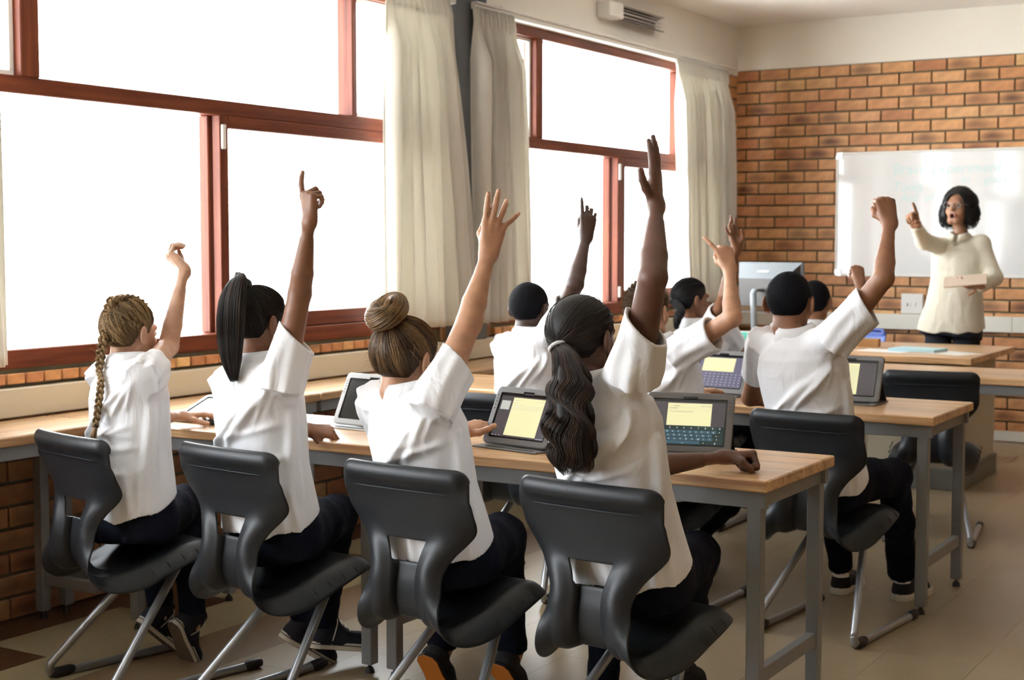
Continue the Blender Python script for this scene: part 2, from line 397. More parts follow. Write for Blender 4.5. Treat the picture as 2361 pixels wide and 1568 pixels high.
def glass_mat():
    m = bpy.data.materials.new('window_glass'); m.use_nodes = True; nt = m.node_tree; nt.nodes.clear(); L = nt.links.new
    o = nd(nt, 'ShaderNodeOutputMaterial'); t = nd(nt, 'ShaderNodeBsdfTransparent'); g = nd(nt, 'ShaderNodeBsdfGlossy'); g.inputs['Roughness'].default_value = .02
    ge = nd(nt, 'ShaderNodeNewGeometry'); dp = nd(nt, 'ShaderNodeVectorMath', operation='DOT_PRODUCT'); L(ge.outputs['Normal'], dp.inputs[0]); L(ge.outputs['Incoming'], dp.inputs[1])
    ab = nd(nt, 'ShaderNodeMath', operation='ABSOLUTE'); L(dp.outputs['Value'], ab.inputs[0]); om = nd(nt, 'ShaderNodeMath', operation='SUBTRACT', i_0=1.0); L(ab.outputs[0], om.inputs[1])
    pw = nd(nt, 'ShaderNodeMath', operation='POWER', i_1=5.0); L(om.outputs[0], pw.inputs[0]); f = nd(nt, 'ShaderNodeMath', operation='MULTIPLY_ADD', i_1=.96, i_2=.04); L(pw.outputs[0], f.inputs[0]); mx = nd(nt, 'ShaderNodeMixShader'); t.inputs[0].default_value = (.98, .98, .98, 1)
    L(f.outputs[0], mx.inputs[0]); L(t.outputs[0], mx.inputs[1]); L(g.outputs[0], mx.inputs[2]); L(mx.outputs[0], o.inputs[0]); return m

def curtain_mat():
    m = bpy.data.materials.new('curtain_cloth'); m.use_nodes = True; nt = m.node_tree; nt.nodes.clear(); L = nt.links.new
    o = nd(nt, 'ShaderNodeOutputMaterial'); d = nd(nt, 'ShaderNodeBsdfDiffuse'); t = nd(nt, 'ShaderNodeBsdfTranslucent'); d.inputs[0].default_value = (.80, .775, .72, 1); t.inputs[0].default_value = (.70, .69, .62, 1)
    tc = nd(nt, 'ShaderNodeTexCoord'); n = nd(nt, 'ShaderNodeTexNoise'); n.inputs['Scale'].default_value = 120; L(tc.outputs['Object'], n.inputs['Vector'])
    b = nd(nt, 'ShaderNodeBump'); b.inputs['Strength'].default_value = .15; b.inputs['Distance'].default_value = .002; L(n.outputs[0], b.inputs['Height']); L(b.outputs[0], d.inputs['Normal'])
    mx = nd(nt, 'ShaderNodeMixShader'); mx.inputs[0].default_value = .22; L(d.outputs[0], mx.inputs[1]); L(t.outputs[0], mx.inputs[2]); L(mx.outputs[0], o.inputs[0]); return m

def hair_mat(name, c0, c1, rough=.38):
    m, nt, p = new_mat(name); L = nt.links.new
    a = nd(nt, 'ShaderNodeAttribute', attribute_name='tint'); r = nd(nt, 'ShaderNodeValToRGB'); e = r.color_ramp.elements; e[0].color = rgb(c0); e[1].color = rgb(c1); e[0].position = .15; e[1].position = .95
    L(a.outputs['Fac'], r.inputs[0]); L(r.outputs[0], p.inputs['Base Color']); p.inputs['Roughness'].default_value = rough + .08; p.inputs['Specular IOR Level'].default_value = .3
    p.inputs['Sheen Weight'].default_value = .05; p.inputs['Sheen Roughness'].default_value = .4
    return m
def crop_mat(name, c, scale=420):
    m, nt, p = new_mat(name); L = nt.links.new
    tc = nd(nt, 'ShaderNodeTexCoord'); n = nd(nt, 'ShaderNodeTexNoise'); n.inputs['Scale'].default_value = scale; n.inputs['Detail'].default_value = 3; L(tc.outputs['Object'], n.inputs['Vector'])
    r = nd(nt, 'ShaderNodeValToRGB'); e = r.color_ramp.elements; e[0].position = .35; e[1].position = .75; e[0].color = rgb([v * .6 for v in c]); e[1].color = rgb([v * 1.7 for v in c])
    L(n.outputs[0], r.inputs[0]); L(r.outputs[0], p.inputs['Base Color']); p.inputs['Roughness'].default_value = .85; p.inputs['Specular IOR Level'].default_value = .12
    b = nd(nt, 'ShaderNodeBump'); b.inputs['Strength'].default_value = .9; b.inputs['Distance'].default_value = .003; L(n.outputs[0], b.inputs['Height']); L(b.outputs[0], p.inputs['Normal']); return m
def skin_mat(name, c, dark=.82):
    m, nt, p = new_mat(name); L = nt.links.new
    tc = nd(nt, 'ShaderNodeTexCoord'); n = nd(nt, 'ShaderNodeTexNoise'); n.inputs['Scale'].default_value = 28; n.inputs['Detail'].default_value = 5; L(tc.outputs['Object'], n.inputs['Vector'])
    r = nd(nt, 'ShaderNodeValToRGB'); e = r.color_ramp.elements; e[0].position = .3; e[1].position = .7; e[0].color = rgb([v * dark for v in c]); e[1].color = rgb([min(1, v * 1.08) for v in c])
    L(n.outputs[0], r.inputs[0]); L(r.outputs[0], p.inputs['Base Color']); p.inputs['Roughness'].default_value = .48; p.inputs['Specular IOR Level'].default_value = .45
    p.inputs['Subsurface Weight'].default_value = .08; p.inputs['Subsurface Radius'].default_value = (.012, .004, .002); p.inputs['Subsurface Scale'].default_value = 1.0
    n2 = nd(nt, 'ShaderNodeTexNoise'); n2.inputs['Scale'].default_value = 420; L(tc.outputs['Object'], n2.inputs['Vector'])
    b = nd(nt, 'ShaderNodeBump'); b.inputs['Strength'].default_value = .12; b.inputs['Distance'].default_value = .001; L(n2.outputs[0], b.inputs['Height']); L(b.outputs[0], p.inputs['Normal']); return m
def cloth_mat(name, c, rough=.9, scale=900, bump=.15, sheen=.2):
    m, nt, p = new_mat(name); L = nt.links.new
    p.inputs['Base Color'].default_value = rgb(c); p.inputs['Roughness'].default_value = rough; p.inputs['Sheen Weight'].default_value = sheen; p.inputs['Specular IOR Level'].default_value = .2
    tc = nd(nt, 'ShaderNodeTexCoord'); n2 = nd(nt, 'ShaderNodeTexNoise'); n2.inputs['Scale'].default_value = scale; L(tc.outputs['Object'], n2.inputs['Vector'])
    n3 = nd(nt, 'ShaderNodeTexNoise'); n3.inputs['Scale'].default_value = 1; n3.inputs['Detail'].default_value = 3; n3.inputs['Distortion'].default_value = .8; mp = nd(nt, 'ShaderNodeMapping'); mp.inputs['Scale'].default_value = (13, 13, 5); mp.inputs['Rotation'].default_value = (.25, .3, 0); L(tc.outputs['Object'], mp.inputs[0]); L(mp.outputs[0], n3.inputs['Vector'])
    b = nd(nt, 'ShaderNodeBump'); b.inputs['Strength'].default_value = bump; b.inputs['Distance'].default_value = .001; L(n2.outputs[0], b.inputs['Height'])
    b2 = nd(nt, 'ShaderNodeBump'); b2.inputs['Strength'].default_value = .42; b2.inputs['Distance'].default_value = .022; L(n3.outputs[0], b2.inputs['Height']); L(b.outputs[0], b2.inputs['Normal']); L(b2.outputs[0], p.inputs['Normal']); return m
def denim_mat(name, c):
    m, nt, p = new_mat(name); L = nt.links.new
    tc = nd(nt, 'ShaderNodeTexCoord'); n = nd(nt, 'ShaderNodeTexNoise'); n.inputs['Scale'].default_value = 25; n.inputs['Detail'].default_value = 6; L(tc.outputs['Object'], n.inputs['Vector'])
    r = nd(nt, 'ShaderNodeValToRGB'); e = r.color_ramp.elements; e[0].position = .35; e[1].position = .8; e[0].color = rgb(c); e[1].color = rgb([v * 2.0 for v in c]); L(n.outputs[0], r.inputs[0]); L(r.outputs[0], p.inputs['Base Color'])
    p.inputs['Roughness'].default_value = .85; p.inputs['Specular IOR Level'].default_value = .15
    n3 = nd(nt, 'ShaderNodeTexNoise'); n3.inputs['Scale'].default_value = 16; n3.inputs['Detail'].default_value = 3; n3.inputs['Distortion'].default_value = 1.2; L(tc.outputs['Object'], n3.inputs['Vector'])
    b2 = nd(nt, 'ShaderNodeBump'); b2.inputs['Strength'].default_value = .5; b2.inputs['Distance'].default_value = .012; L(n3.outputs[0], b2.inputs['Height']); L(b2.outputs[0], p.inputs['Normal']); return m

M = {}
M['paint'] = plain('cream_wall_paint', (.88, .86, .80), .75, bump=.1, bscale=60)
M['ceil'] = plain('ceiling_paint', (.90, .895, .875), .8)
M['mortar'] = plain('mortar', (.19, .185, .125), .9, bump=.4, bscale=150)
M['brick'] = brick_mat('face_brick'); M['brick_l'] = brick_mat('shade_toned_face_brick', .6); M['brick_attr'] = brick_mat('face_brick_joined', attr=True)
M['pillar'] = plain('grey_pillar_paint', (.115, .13, .145), .55)
M['trunk'] = plain('cream_trunking', (.70, .655, .53), .45); M['trunk_w'] = plain('pale_trunking', (.78, .77, .70), .45)
M['wood_x'] = wood_top('varnished_pine_x', 0); M['wood_y'] = wood_top('varnished_pine_y', 1)
M['steel'] = plain('grey_enamelled_steel', (.215, .22, .225), .42, metal=.15, bump=.05)
M['tube'] = plain('silver_enamelled_tube', (.33, .345, .365), .3, metal=.65)
M['rubber'] = plain('black_rubber', (.012, .012, .013), .5)
M['chair'] = plain('charcoal_plastic', (.012, .014, .017), .42, bump=.12, bscale=700, spec=.35)
M['chair_blue'] = plain('blue_plastic', (.055, .11, .40), .4, bump=.1, bscale=500)
M['fr_y'] = frame_wood('red_varnished_wood_y', 1); M['fr_z'] = frame_wood('red_varnished_wood_z', 2)
M['glass'] = glass_mat(); M['curtain'] = curtain_mat()
M['white'] = plain('white_plastic', (.80, .80, .77), .35); M['alu'] = plain('aluminium', (.72, .73, .74), .35, metal=.6)
M['board'] = plain('whiteboard_enamel', (.80, .815, .83), .10, coat=.6)
M['fl_beige'] = floor_mat('vinyl_beige', (.29, .22, .132)); M['fl_cream'] = floor_mat('vinyl_cream', (.36, .30, .18)); M['fl_brown'] = floor_mat('vinyl_brown', (.09, .045, .022)); M['fl_tan'] = floor_mat('vinyl_tan', (.20, .13, .07))
M['shirt'] = cloth_mat('white_pique_cotton', (.73, .735, .76)); M['blouse'] = cloth_mat('cream_linen', (.68, .655, .55), scale=500)
M['denim'] = denim_mat('navy_denim', (.003, .0045, .011)); M['slacks'] = plain('navy_trouser_cloth', (.012, .014, .026), .85)
M['canvas'] = plain('navy_canvas', (.010, .011, .020), .85, bump=.2, bscale=500); M['blackcloth'] = plain('black_canvas', (.010, .010, .011), .8)
M['solew'] = plain('white_rubber_sole', (.62, .58, .48), .5); M['sole_o'] = plain('orange_sole', (.62, .20, .03), .6); M['tread'] = plain('brown_tread', (.10, .075, .045), .7, bump=.5, bscale=160)
M['case'] = plain('grey_tablet_case', (.125, .12, .115), .6, bump=.1, bscale=600); M['case_d'] = plain('black_tablet_case', (.018, .018, .019), .5)
M['bezel'] = plain('black_glass_bezel', (.006, .006, .007), .08)
EX = 2 ** vs.exposure
def screen(name, c, s): return plain(name, [v * .12 for v in c], .12, emis=([v ** 1.6 for v in c], s / EX))
M['scr_dim'] = screen('dim_screen', (.17, .155, .165), 1.0); M['scr_note'] = screen('note_page', (.90, .87, .60), 1.0); M['scr_text'] = plain('screen_text', (.30, .30, .26), .5, emis=((.33, .32, .25), .6 / EX))
M['scr_key'] = screen('key_blue', (.10, .20, .25), 1.0); M['scr_kb'] = screen('keyboard_field', (.035, .09, .09), 1.0); M['scr_letter'] = screen('key_letter', (.85, .9, .92), 1.0); M['scr_reflect'] = screen('sky_reflection_screen', (.95, .97, .97), 1.3)
M['scr_key2'] = screen('key_lilac', (.27, .26, .34), 1.0); M['scr_let2'] = screen('key_letter_lilac', (.55, .56, .66), 1.0)
M['scr_off'] = plain('screen_off', (.012, .013, .014), .1)
M['eye'] = plain('eye_white', (.75, .73, .70), .2); M['iris'] = plain('iris_brown', (.03, .015, .008), .15); M['lip'] = plain('lips', (.35, .12, .09), .45); M['mouth'] = plain('mouth_inside', (.03, .008, .008), .6)
M['nail'] = plain('finger_nail', (.62, .42, .33), .3)
M['tie_w'] = plain('white_hair_elastic', (.7, .72, .75), .5); M['tie_d'] = plain('dark_hair_elastic', (.02, .02, .025), .6)
M['grass'] = plain('outside_pale_paving', (.72, .71, .66), .9)
M['wall_brown'] = plain('brown_brick_paint', (.30, .165, .08), .8, var=.15, vscale=6)
M['outw'] = plain('outside_white_paint', (.85, .85, .85), .8)
M['lit_tube'] = plain('lit_lamp_tube', (.9, .9, .85), .4, emis=((1, .97, .9), 6.0))
# ------------------------------------------------------------------ the room
def slab(name, boxes, mat, kind='structure', loc=(0, 0, 0), parent=None, bev=0):
    mb = MB(); l = A(*loc)
    for b in boxes: mb.box(b[0] - l[0], b[1] - l[0], b[2] - l[1], b[3] - l[1], b[4] - l[2], b[5] - l[2], bev=bev)
    o = mb.build(name, mat, parent); o.location = loc
    if parent is None and kind: o['kind'] = kind
    return o
# floor: vinyl tiles 0.3 m, those in view as single tiles, cream and brown ones along the window wall
floor = slab('floor', [(-4.45, RX + .2, FY - .2, BY + .1, -.12, -.006)], M['fl_beige'])
tx = [LX - .02, -4.13, -3.84, -3.57] + [-3.57 + .305 * i for i in range(1, 25)]
ty = [3.93 + .305 * j for j in range(-21, 22)]
tile_proto = {}
def tile_mesh(w, d, mname):
    k = (round(w, 3), round(d, 3), mname)
    if k not in tile_proto:
        mb = MB(); g = .0002; mb.box(g, w - g, g, d - g, -.006, 0, bev=.0004); o = mb.build('floor_tile', M[mname]); tile_proto[k] = o.data; bpy.data.objects.remove(o)
    return tile_proto[k]
def tile_mat(i, j, x, y):
    if i == 0: return 'fl_brown'
    if i == 1: return 'fl_brown' if (j % 3 == 0 and y > 3.6 or y < 3.1) else 'fl_cream'
    if i == 2: return 'fl_brown' if j % 5 == 1 and y > 4 else 'fl_cream'
    if i == 3: return 'fl_tan'
    return 'fl_beige'
cand = []
for i in range(len(tx) - 1):
    for j in range(len(ty) - 1):
        x, y = tx[i], ty[j]
        if x > RX or y > BY or y < FY: continue
        c = A(x + .15, y + .15, 0) - C0; zc = c @ CF; u = abs(c @ CR) / max(zc, .01) if zc > 0 else 9; vv = -(c @ CU) / max(zc, .01) if zc > 0 else 9
        vis = zc > 0 and u < .38 and vv < .27 and vv > 0
        cand.append((0 if vis else 1, zc if zc > 0 else 99, i, j))
cand.sort(); rest = {}
for n, (nv, zc, i, j) in enumerate(cand):
    x, y = tx[i], ty[j]; w = tx[i + 1] - x; mn = tile_mat(i, j, x, y)
    if n < 300:
        o = bpy.data.objects.new('floor_tile', tile_mesh(w, .305, mn)); COL.objects.link(o); o.location = (x, y, 0); o.parent = floor
    else:
        rest.setdefault(mn, MB()).box(x + .0004, x + w - .0004, y + .0004, y + .3046, -.006, 0)
for mn, mb in rest.items():
    o = mb.build('floor_tiling', M[mn], floor); o['kind'] = 'stuff'
slab('ceiling', [(-4.5, RX + .2, FY - .2, BY + .3, CZ, CZ + .15)], M['ceil'])

# openings: (y0, y1, z0, z1)
WZ0, WZ1 = .93, 2.645
OP = [(-4.3, -1.0), (-.55, 2.60), (3.05, 6.42), (6.93, 10.05)]
wl_ = LX - .13; cream = []; 
ys = [FY] + [v for a in OP for v in a] + [BY + .1]
wall_left = slab('wall_left', [(wl_ - .1, LX - .012, FY - .2, BY + .2, -.05, .86)] + [(wl_ - .1, LX - .012, ys[i], ys[i + 1], .86, WZ1) for i in range(0, len(ys), 2)], M['mortar'])
slab('wall_left_upper', [(wl_ - .1, LX + .012, FY, BY, WZ1, CZ)], M['paint'])
# bricks of the window wall
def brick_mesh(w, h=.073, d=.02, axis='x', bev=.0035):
    # window wall (axis y): darker brick, with under-counter shade put into its colour
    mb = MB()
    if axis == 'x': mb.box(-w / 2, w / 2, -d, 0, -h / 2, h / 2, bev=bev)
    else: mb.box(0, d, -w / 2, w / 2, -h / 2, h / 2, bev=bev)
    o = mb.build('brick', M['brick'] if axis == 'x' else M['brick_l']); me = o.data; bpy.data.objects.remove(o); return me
bm_cache = {}
def brick(w, loc, parent, axis, h=.073):
    k = (round(w, 3), axis, h)
    if k not in bm_cache: bm_cache[k] = brick_mesh(w, h, axis=axis)
    o = bpy.data.objects.new('brick', bm_cache[k]); COL.objects.link(o); o.parent = parent; o.location = loc; return o
def stuff_bricks(lst, parent, axis, d=.02):
    V, F_, T = [], [], []; mb = MB()
    for w, loc in lst:
        if axis == 'x': mb.box(loc[0] - w / 2, loc[0] + w / 2, loc[1] - d, loc[1], loc[2] - .0365, loc[2] + .0365)
        else: mb.box(loc[0], loc[0] + d, loc[1] - w / 2, loc[1] + w / 2, loc[2] - .0365, loc[2] + .0365)
        T += [random.random()] * 8
    o = mesh_obj('brickwork', mb.v, mb.f, M['brick_attr'], parent, attr=T); o['kind'] = 'stuff'
def courses(u0, u1, z0, z1, first=0.0, top=True):
    out = []; n = int(round((z1 - z0) / .085))
    for r in range(n):
        z = (z1 - .0425 - r * .085) if top else (z0 + .0425 + r * .085)
        u = u0; w = (.19 if r % 2 == 0 else .085) + first
        while u < u1 - .02:
            e = min(u + w, u1); 
            if e - u > .03: out.append((r, e - u - .011, (u + e) / 2, z))
            u = e; w = .233
    return out
single, joined = [], []
for r, w, u, z in courses(FY, 10.4, 0, .85, top=False):
    (single if (3.2 < u < 6.7 and z < .76) else joined).append((w, (LX - .012, u, z)))
for (a, b) in ((6.42, 6.93),):
    for r, w, u, z in courses(a, b, .86, WZ1, top=False): (single if z < 1.2 else joined).append((w, (LX - .012, u, z)))
for (a, b) in ((FY, -4.3), (-1.0, -.55), (2.60, 3.05), (10.05, 10.47)):
    for r, w, u, z in courses(a, b, .86, WZ1, top=False): joined.append((w, (LX - .012, u, z)))
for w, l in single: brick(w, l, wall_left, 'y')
stuff_bricks(joined, wall_left, 'y')
# rowlock sill bricks, tilted tops under each window
M['sill_brick'] = brick_mat('sill_brick_tan', 1.12); sillm = []
for var in range(3):
    mb = MB(); mb.box(-.0405, .175, -.0385, .0385, -.04, .0, bev=.004)
    v = [(x, y, z + (0.0 if x < 0 else 0) + (.0 if z < -.02 else -(x + .04) * .18)) for x, y, z in mb.v]
    mb.v = [(-.02 + (.04 - (x + .04)), y + random.uniform(-.001, .001), z) for x, y, z in v]
    o = mb.build('sill_brick', M['sill_brick']); fix_normals(o); sillm.append(o.data); bpy.data.objects.remove(o)
for a, b in OP[2:]:
    sill = slab('sill_%d' % (OP.index((a, b))), [(LX - .13, LX - .012, a, b, .86, .932)], M['mortar']); sill.name = 'trim_%d' % OP.index((a, b)); 
    n = int((b - a) / .0865)
    for i in range(n):
        o = bpy.data.objects.new('sill_brick', sillm[i % 3]); COL.objects.link(o); o.parent = sill; o.location = (LX + .003 + random.uniform(-.002, .002), a + .045 + i * .0865, .915)
# white strip of plaster where the sill bricks meet the frame
# grey pillar and ceiling beam
slab('pillar', [(LX - .02, LX + .06, 6.47, 6.80, .862, CZ)], M['pillar'], bev=.004)
slab('beam', [(LX + .06, RX, 6.42, 6.85, 2.80, CZ)], M['pillar'])

def window(num, y0, y1, posts, lower_split, sash_side=1, sash=True):
    """red varnished frame; posts = upper mullions [(ya, yb)], lower_split = y of meeting stiles"""
    mb = MB(); x0, x1 = LX - .11, LX - .015
    def B(a, b, c, d, m=0, xa=x0, xb=x1, bev=.004): mb.box(xa, xb, a, b, c, d, m=m, bev=bev)
    B(y0, y1, WZ0, 1.0, 0, xb=LX + .005); B(y0, y1, 2.585, WZ1); B(y0, y1, 1.94, 2.005)
    B(y0, y0 + .07, WZ0, WZ1, 1); B(y1 - .07, y1, WZ0, WZ1, 1)
    for a, b in posts: B(a, b, 2.005, 2.585, 1)
    s0, s1 = lower_split
    B(s0, s0 + .06, 1.0, 1.94, 1, xa=x0 - .01, xb=LX - .065)
    fr = mb.build('window_%d' % num, [M['fr_y'], M['fr_z']]); fr['kind'] = 'structure'
    # sliding sash with its own rails
    sb = MB(); xa, xb = LX - .055, LX - .01
    sb.box(xa, xb, s0 + .016, s1, 1.0, 1.94, 1, .003); sb.box(xa, xb, y1 - .12, y1 - .07, 1.0, 1.94, 1, .004)
    sb.box(xa, xb, s1, y1 - .12, 1.0, 1.072, 0, .004); sb.box(xa, xb, s1, y1 - .12, 1.885, 1.94, 0, .004)
    sb.box(xa, xb - .01, s1 - .01, y1 - .07, 1.0, 1.03, 0, .003)
    sh = sb.build('sash', [M['fr_y'], M['fr_z']], fr)
    hb = MB(); hb.box(xb - .002, xb + .012, s0 + .022, s0 + .045, 1.795, 1.90, bev=.003); hb.box(xb - .002, xb + .012, s0 + .022, s0 + .045, 1.03, 1.10, bev=.003)
    hb.build('sash_catch', M['white'], sh)
    P = MB(); P.box(xa + .02, xa + .024, s1 - .005, y1 - .115, 1.068, 1.89); P.build('pane', M['glass'], fr)
    P = MB(); P.box(x0 + .02, x0 + .024, y0 + .06, s0 + .01, .995, 1.945); P.build('pane', M['glass'], fr)
    cuts = [y0 + .07] + [v for p in posts for v in p] + [y1 - .07]
    for i in range(0, len(cuts), 2):
        a, b = cuts[i], cuts[i + 1]
        if b - a < .9:      # small opening vents in white frames
            v = MB(); t = .022
            for bx in ((a, b, 2.005, 2.005 + t), (a, b, 2.585 - t, 2.585), (a, a + t, 2.005 + t, 2.585 - t), (b - t, b, 2.005 + t, 2.585 - t)): v.box(x0 + .03, x0 + .055, *bx, bev=.002)
            vo = v.build('vent_frame', M['white'], fr)
            h = MB(); ym = (a + b) / 2
            h.tube([(x0 + .056, ym - .06, 2.02), (x0 + .08, ym - .055, 2.045), (x0 + .08, ym + .03, 2.045), (x0 + .056, ym + .04, 2.02)], .004, 6); h.build('vent_stay', M['alu'], vo)
        P = MB(); P.box(x0 + .04, x0 + .044, a - .005, b + .005, 2.0, 2.59); P.build('pane', M['glass'], fr)
    return fr
window(1, OP[2][0], OP[2][1], [(3.70, 3.787), (5.697, 5.735)], (4.735, 4.805))
window(2, OP[3][0], OP[3][1], [(7.47, 7.546), (9.497, 9.585)], (8.50, 8.62))
window(4, OP[0][0], OP[0][1], [(-3.7, -3.6), (-1.9, -1.75)], (-2.8, -2.63))  # unseen window, added behind the camera to light the pupils' backs
window(3, OP[1][0], OP[1][1], [(.05, .14), (1.90, 2.05)], (.95, 1.12))

# cream cable trunking along the window wall, in lengths
for i, (a, b) in enumerate([(FY, 1.5), (1.5, 3.02), (3.02, 3.945), (3.945, 4.70), (4.70, 6.30), (6.30, 7.62), (7.62, 9.1), (9.1, 10.42)]):
    o = slab('trunking_length', [(LX - .012, LX + .042, a + .001, b - .001, .755, .862)], M['trunk'], bev=.004, parent=wall_left)
# curtain rails
for n, (a, b) in enumerate([(2.9, 6.46), (6.64, 10.22)]):
    mb = MB(); mb.box(LX + .05, LX + .085, a, b, 2.635, 2.665, bev=.003); mb.box(LX + .03, LX + .10, a, b, 2.665, 2.675, bev=.002)
    rail = mb.build('trim_%d' % (n + 3), M['white']); rail['kind'] = 'structure'
    y = a + .3
    while y < b:
        q = MB(); q.box(LX + .0, LX + .07, y, y + .03, 2.672, 2.69, bev=.002); q.build('rail_bracket', M['alu'], rail); y += .75
# curtains
def curtain(label, y0, y1, yb0, yb1, z0, folds, seed, group=None):
    r = np.random.default_rng(seed); nu, nv = folds * 14, 46; V = []
    ph = r.uniform(0, 6.28, 4); amp_u = r.uniform(.6, 1.3, folds + 2); top = 2.645
    for j in range(nv + 1):
        s = j / nv; z = top + (z0 - top) * s; g = min(1, s / .045); 
        for i in range(nu + 1):
            u = i / nu; e = s ** .8
            y = (y0 + (y1 - y0) * u) * (1 - e) + (yb0 + (yb1 - yb0) * u) * e
            w = u * folds * 2 * math.pi; am = np.interp(u * folds, range(folds + 2), amp_u)
            if s < .05: x = .012 * math.sin(w * 2.0 + ph[0]) + .006 * math.sin(w * 5)
            else:
                k = min(1, (s - .05) / .12)
                x = (1 - k) * .012 * math.sin(w * 2.0 + ph[0]) + k * (.050 * am * math.sin(w + .8 * math.sin(w * .37 + ph[1]) + .9 * math.sin(s * 2.2 + ph[2] + u * 3)) + .010 * math.sin(w * 2.3 + s * 3 + ph[3]))
                y += k * .012 * math.sin(w * 2 + 1.0)
            V.append((LX + .10 + x - .004 * math.cos(s * 40) * (1 if s < .05 else 0), y, z))
    F_ = [(j * (nu + 1) + i, j * (nu + 1) + i + 1, (j + 1) * (nu + 1) + i + 1, (j + 1) * (nu + 1) + i) for j in range(nv) for i in range(nu)]
    o = mesh_obj('curtain', V, F_, M['curtain'], smooth=True); so = o.modifiers.new('thick', 'SOLIDIFY'); so.thickness = .0025
    tag(o, label, 'curtain', group)
    # gathered heading tape
    tp = MB(); pts = [(V[(2) * (nu + 1) + i][0] + .004, V[2 * (nu + 1) + i][1], 0) for i in range(0, nu + 1)]
    vv = [(p[0], p[1], 2.562) for p in pts] + [(p[0], p[1], 2.556) for p in pts]; n = len(pts)
    tp.add(vv, [(i, i + 1, n + i + 1, n + i) for i in range(n - 1)], 0, True); tp.build('heading_stitching', M['curtain'], o)
    return o
curtain('pale curtain at the left edge of the photo, beside the nearest window', 2.95, 3.42, 2.95, 3.51, .955, 5, 3)
curtain('pale pleated curtain hanging between the nearest window and the grey pillar', 5.80, 6.37, 5.80, 6.64, .955, 6, 11)
curtain('pale pleated curtain just right of the grey pillar, at the far window', 6.62, 7.03, 6.63, 7.20, .955, 5, 21)
curtain('pale pleated curtain in the corner against the brick wall', 9.17, 10.06, 9.30, 10.22, .955, 12, 31)

# brick wall behind the teacher
wall_back = slab('wall_back', [(-4.5, RX + .2, BY + .012, BY + .2, -.05, 2.685)], M['mortar'])
slab('wall_back_upper', [(-4.5, RX + .2, BY - .006, BY + .2, 2.685, CZ)], M['paint'])
vis, far = [], []
for r, w, u, z in courses(LX, RX, -.035, 2.685):
    hid = (-3.45 < u < -2.0 and 1.19 < z < 2.0) or u > -1.95
    (far if hid else vis).append((w, (u, BY + .0115, z)))
vis.sort(key=lambda t: t[1][0]); far += vis[300:]; vis = vis[:300]
for w, (u, y, z) in vis: brick(w, (u, y + random.uniform(-.001, .001), z), wall_back, 'x')
stuff_bricks(far, wall_back, 'x')
for a, b in [(LX + .04, -3.3), (-3.3, -2.245), (-2.245, -.9), (-.9, 1.5), (1.5, RX)]:
    slab('trunking_length', [(a + .001, b - .001, BY - .055, BY + .012, .762, .872)], M['trunk_w'], bev=.004, parent=wall_back)
slab('baseboard_back', [(LX, RX, BY - .02, BY + .012, 0, .07)], M['trunk_w'])
mb = MB(); mb.box(-3.03, -2.87, BY - .035, BY, .875, 1.02, bev=.006)
sw = mb.build('socket_plate', M['white']); tag(sw, 'white switch and socket plate on the brick wall beside the teacher', 'switch')
mb = MB()
for i in range(3): mb.box(-2.995 + i * .03, -2.980 + i * .03, BY - .041, BY - .034, .93, .955, bev=.002)
mb.build('rocker', M['trunk_w'], sw)
# the walls behind and beside the photographer, with windows on the right
slab('wall_right', [(RX, RX + .15, FY - .2, BY + .2, -.05, 2.685)], M['wall_brown']); slab('wall_right_upper', [(RX - .006, RX + .15, FY - .2, BY + .2, 2.685, CZ)], M['paint'])
slab('wall_rear', [(-4.5, RX + .2, FY - .2, FY, -.05, 2.685)], M['wall_brown']); slab('wall_rear_upper', [(-4.5, RX + .2, FY - .2, FY + .006, 2.685, CZ)], M['paint'])

# whiteboard with rounded grey corners and faint handwriting
WB = (-3.53, -.75, 1.14, 2.045)
mb = MB(); x0, x1, z0, z1 = WB; mb.box(x0 + .012, x1 - .012, BY - .022, BY - .012, z0 + .012, z1 - .012)
wbd = mb.build('whiteboard', M['board']); tag(wbd, 'large white dry-erase board with faint turquoise writing on the brick wall', 'whiteboard')
mb = MB()
for bx in ((x0, x1, z0, z0 + .018), (x0, x1, z1 - .018, z1), (x0, x0 + .018, z0 + .018, z1 - .018), (x1 - .018, x1, z0 + .018, z1 - .018)): mb.box(bx[0], bx[1], BY - .028, BY, bx[2], bx[3], bev=.004)
mb.build('board_frame', M['white'], wbd)
for cx, cz, sx, sz in ((x0, z0, 1, 1), (x0, z1, 1, -1), (x1, z0, -1, 1), (x1, z1, -1, -1)):
    mb = MB(); pts = [(cx, cz + sz * .05)] + [(cx + sx * .03 * (1 - math.cos(t)), cz + sz * .03 * (1 - math.sin(t))) for t in np.linspace(0, H_, 7)] + [(cx + sx * .05, cz), (cx + sx * .05, cz + sz * .05)]
    n = len(pts); v = [(a, BY - .032, b) for a, b in pts] + [(a, BY - .002, b) for a, b in pts]
    mb.add(v, [tuple(range(n)), tuple(range(2 * n - 1, n - 1, -1))] + [(i, (i + 1) % n, n + (i + 1) % n, n + i) for i in range(n)]); o = mb.build('board_corner', M['alu'], wbd); fix_normals(o)
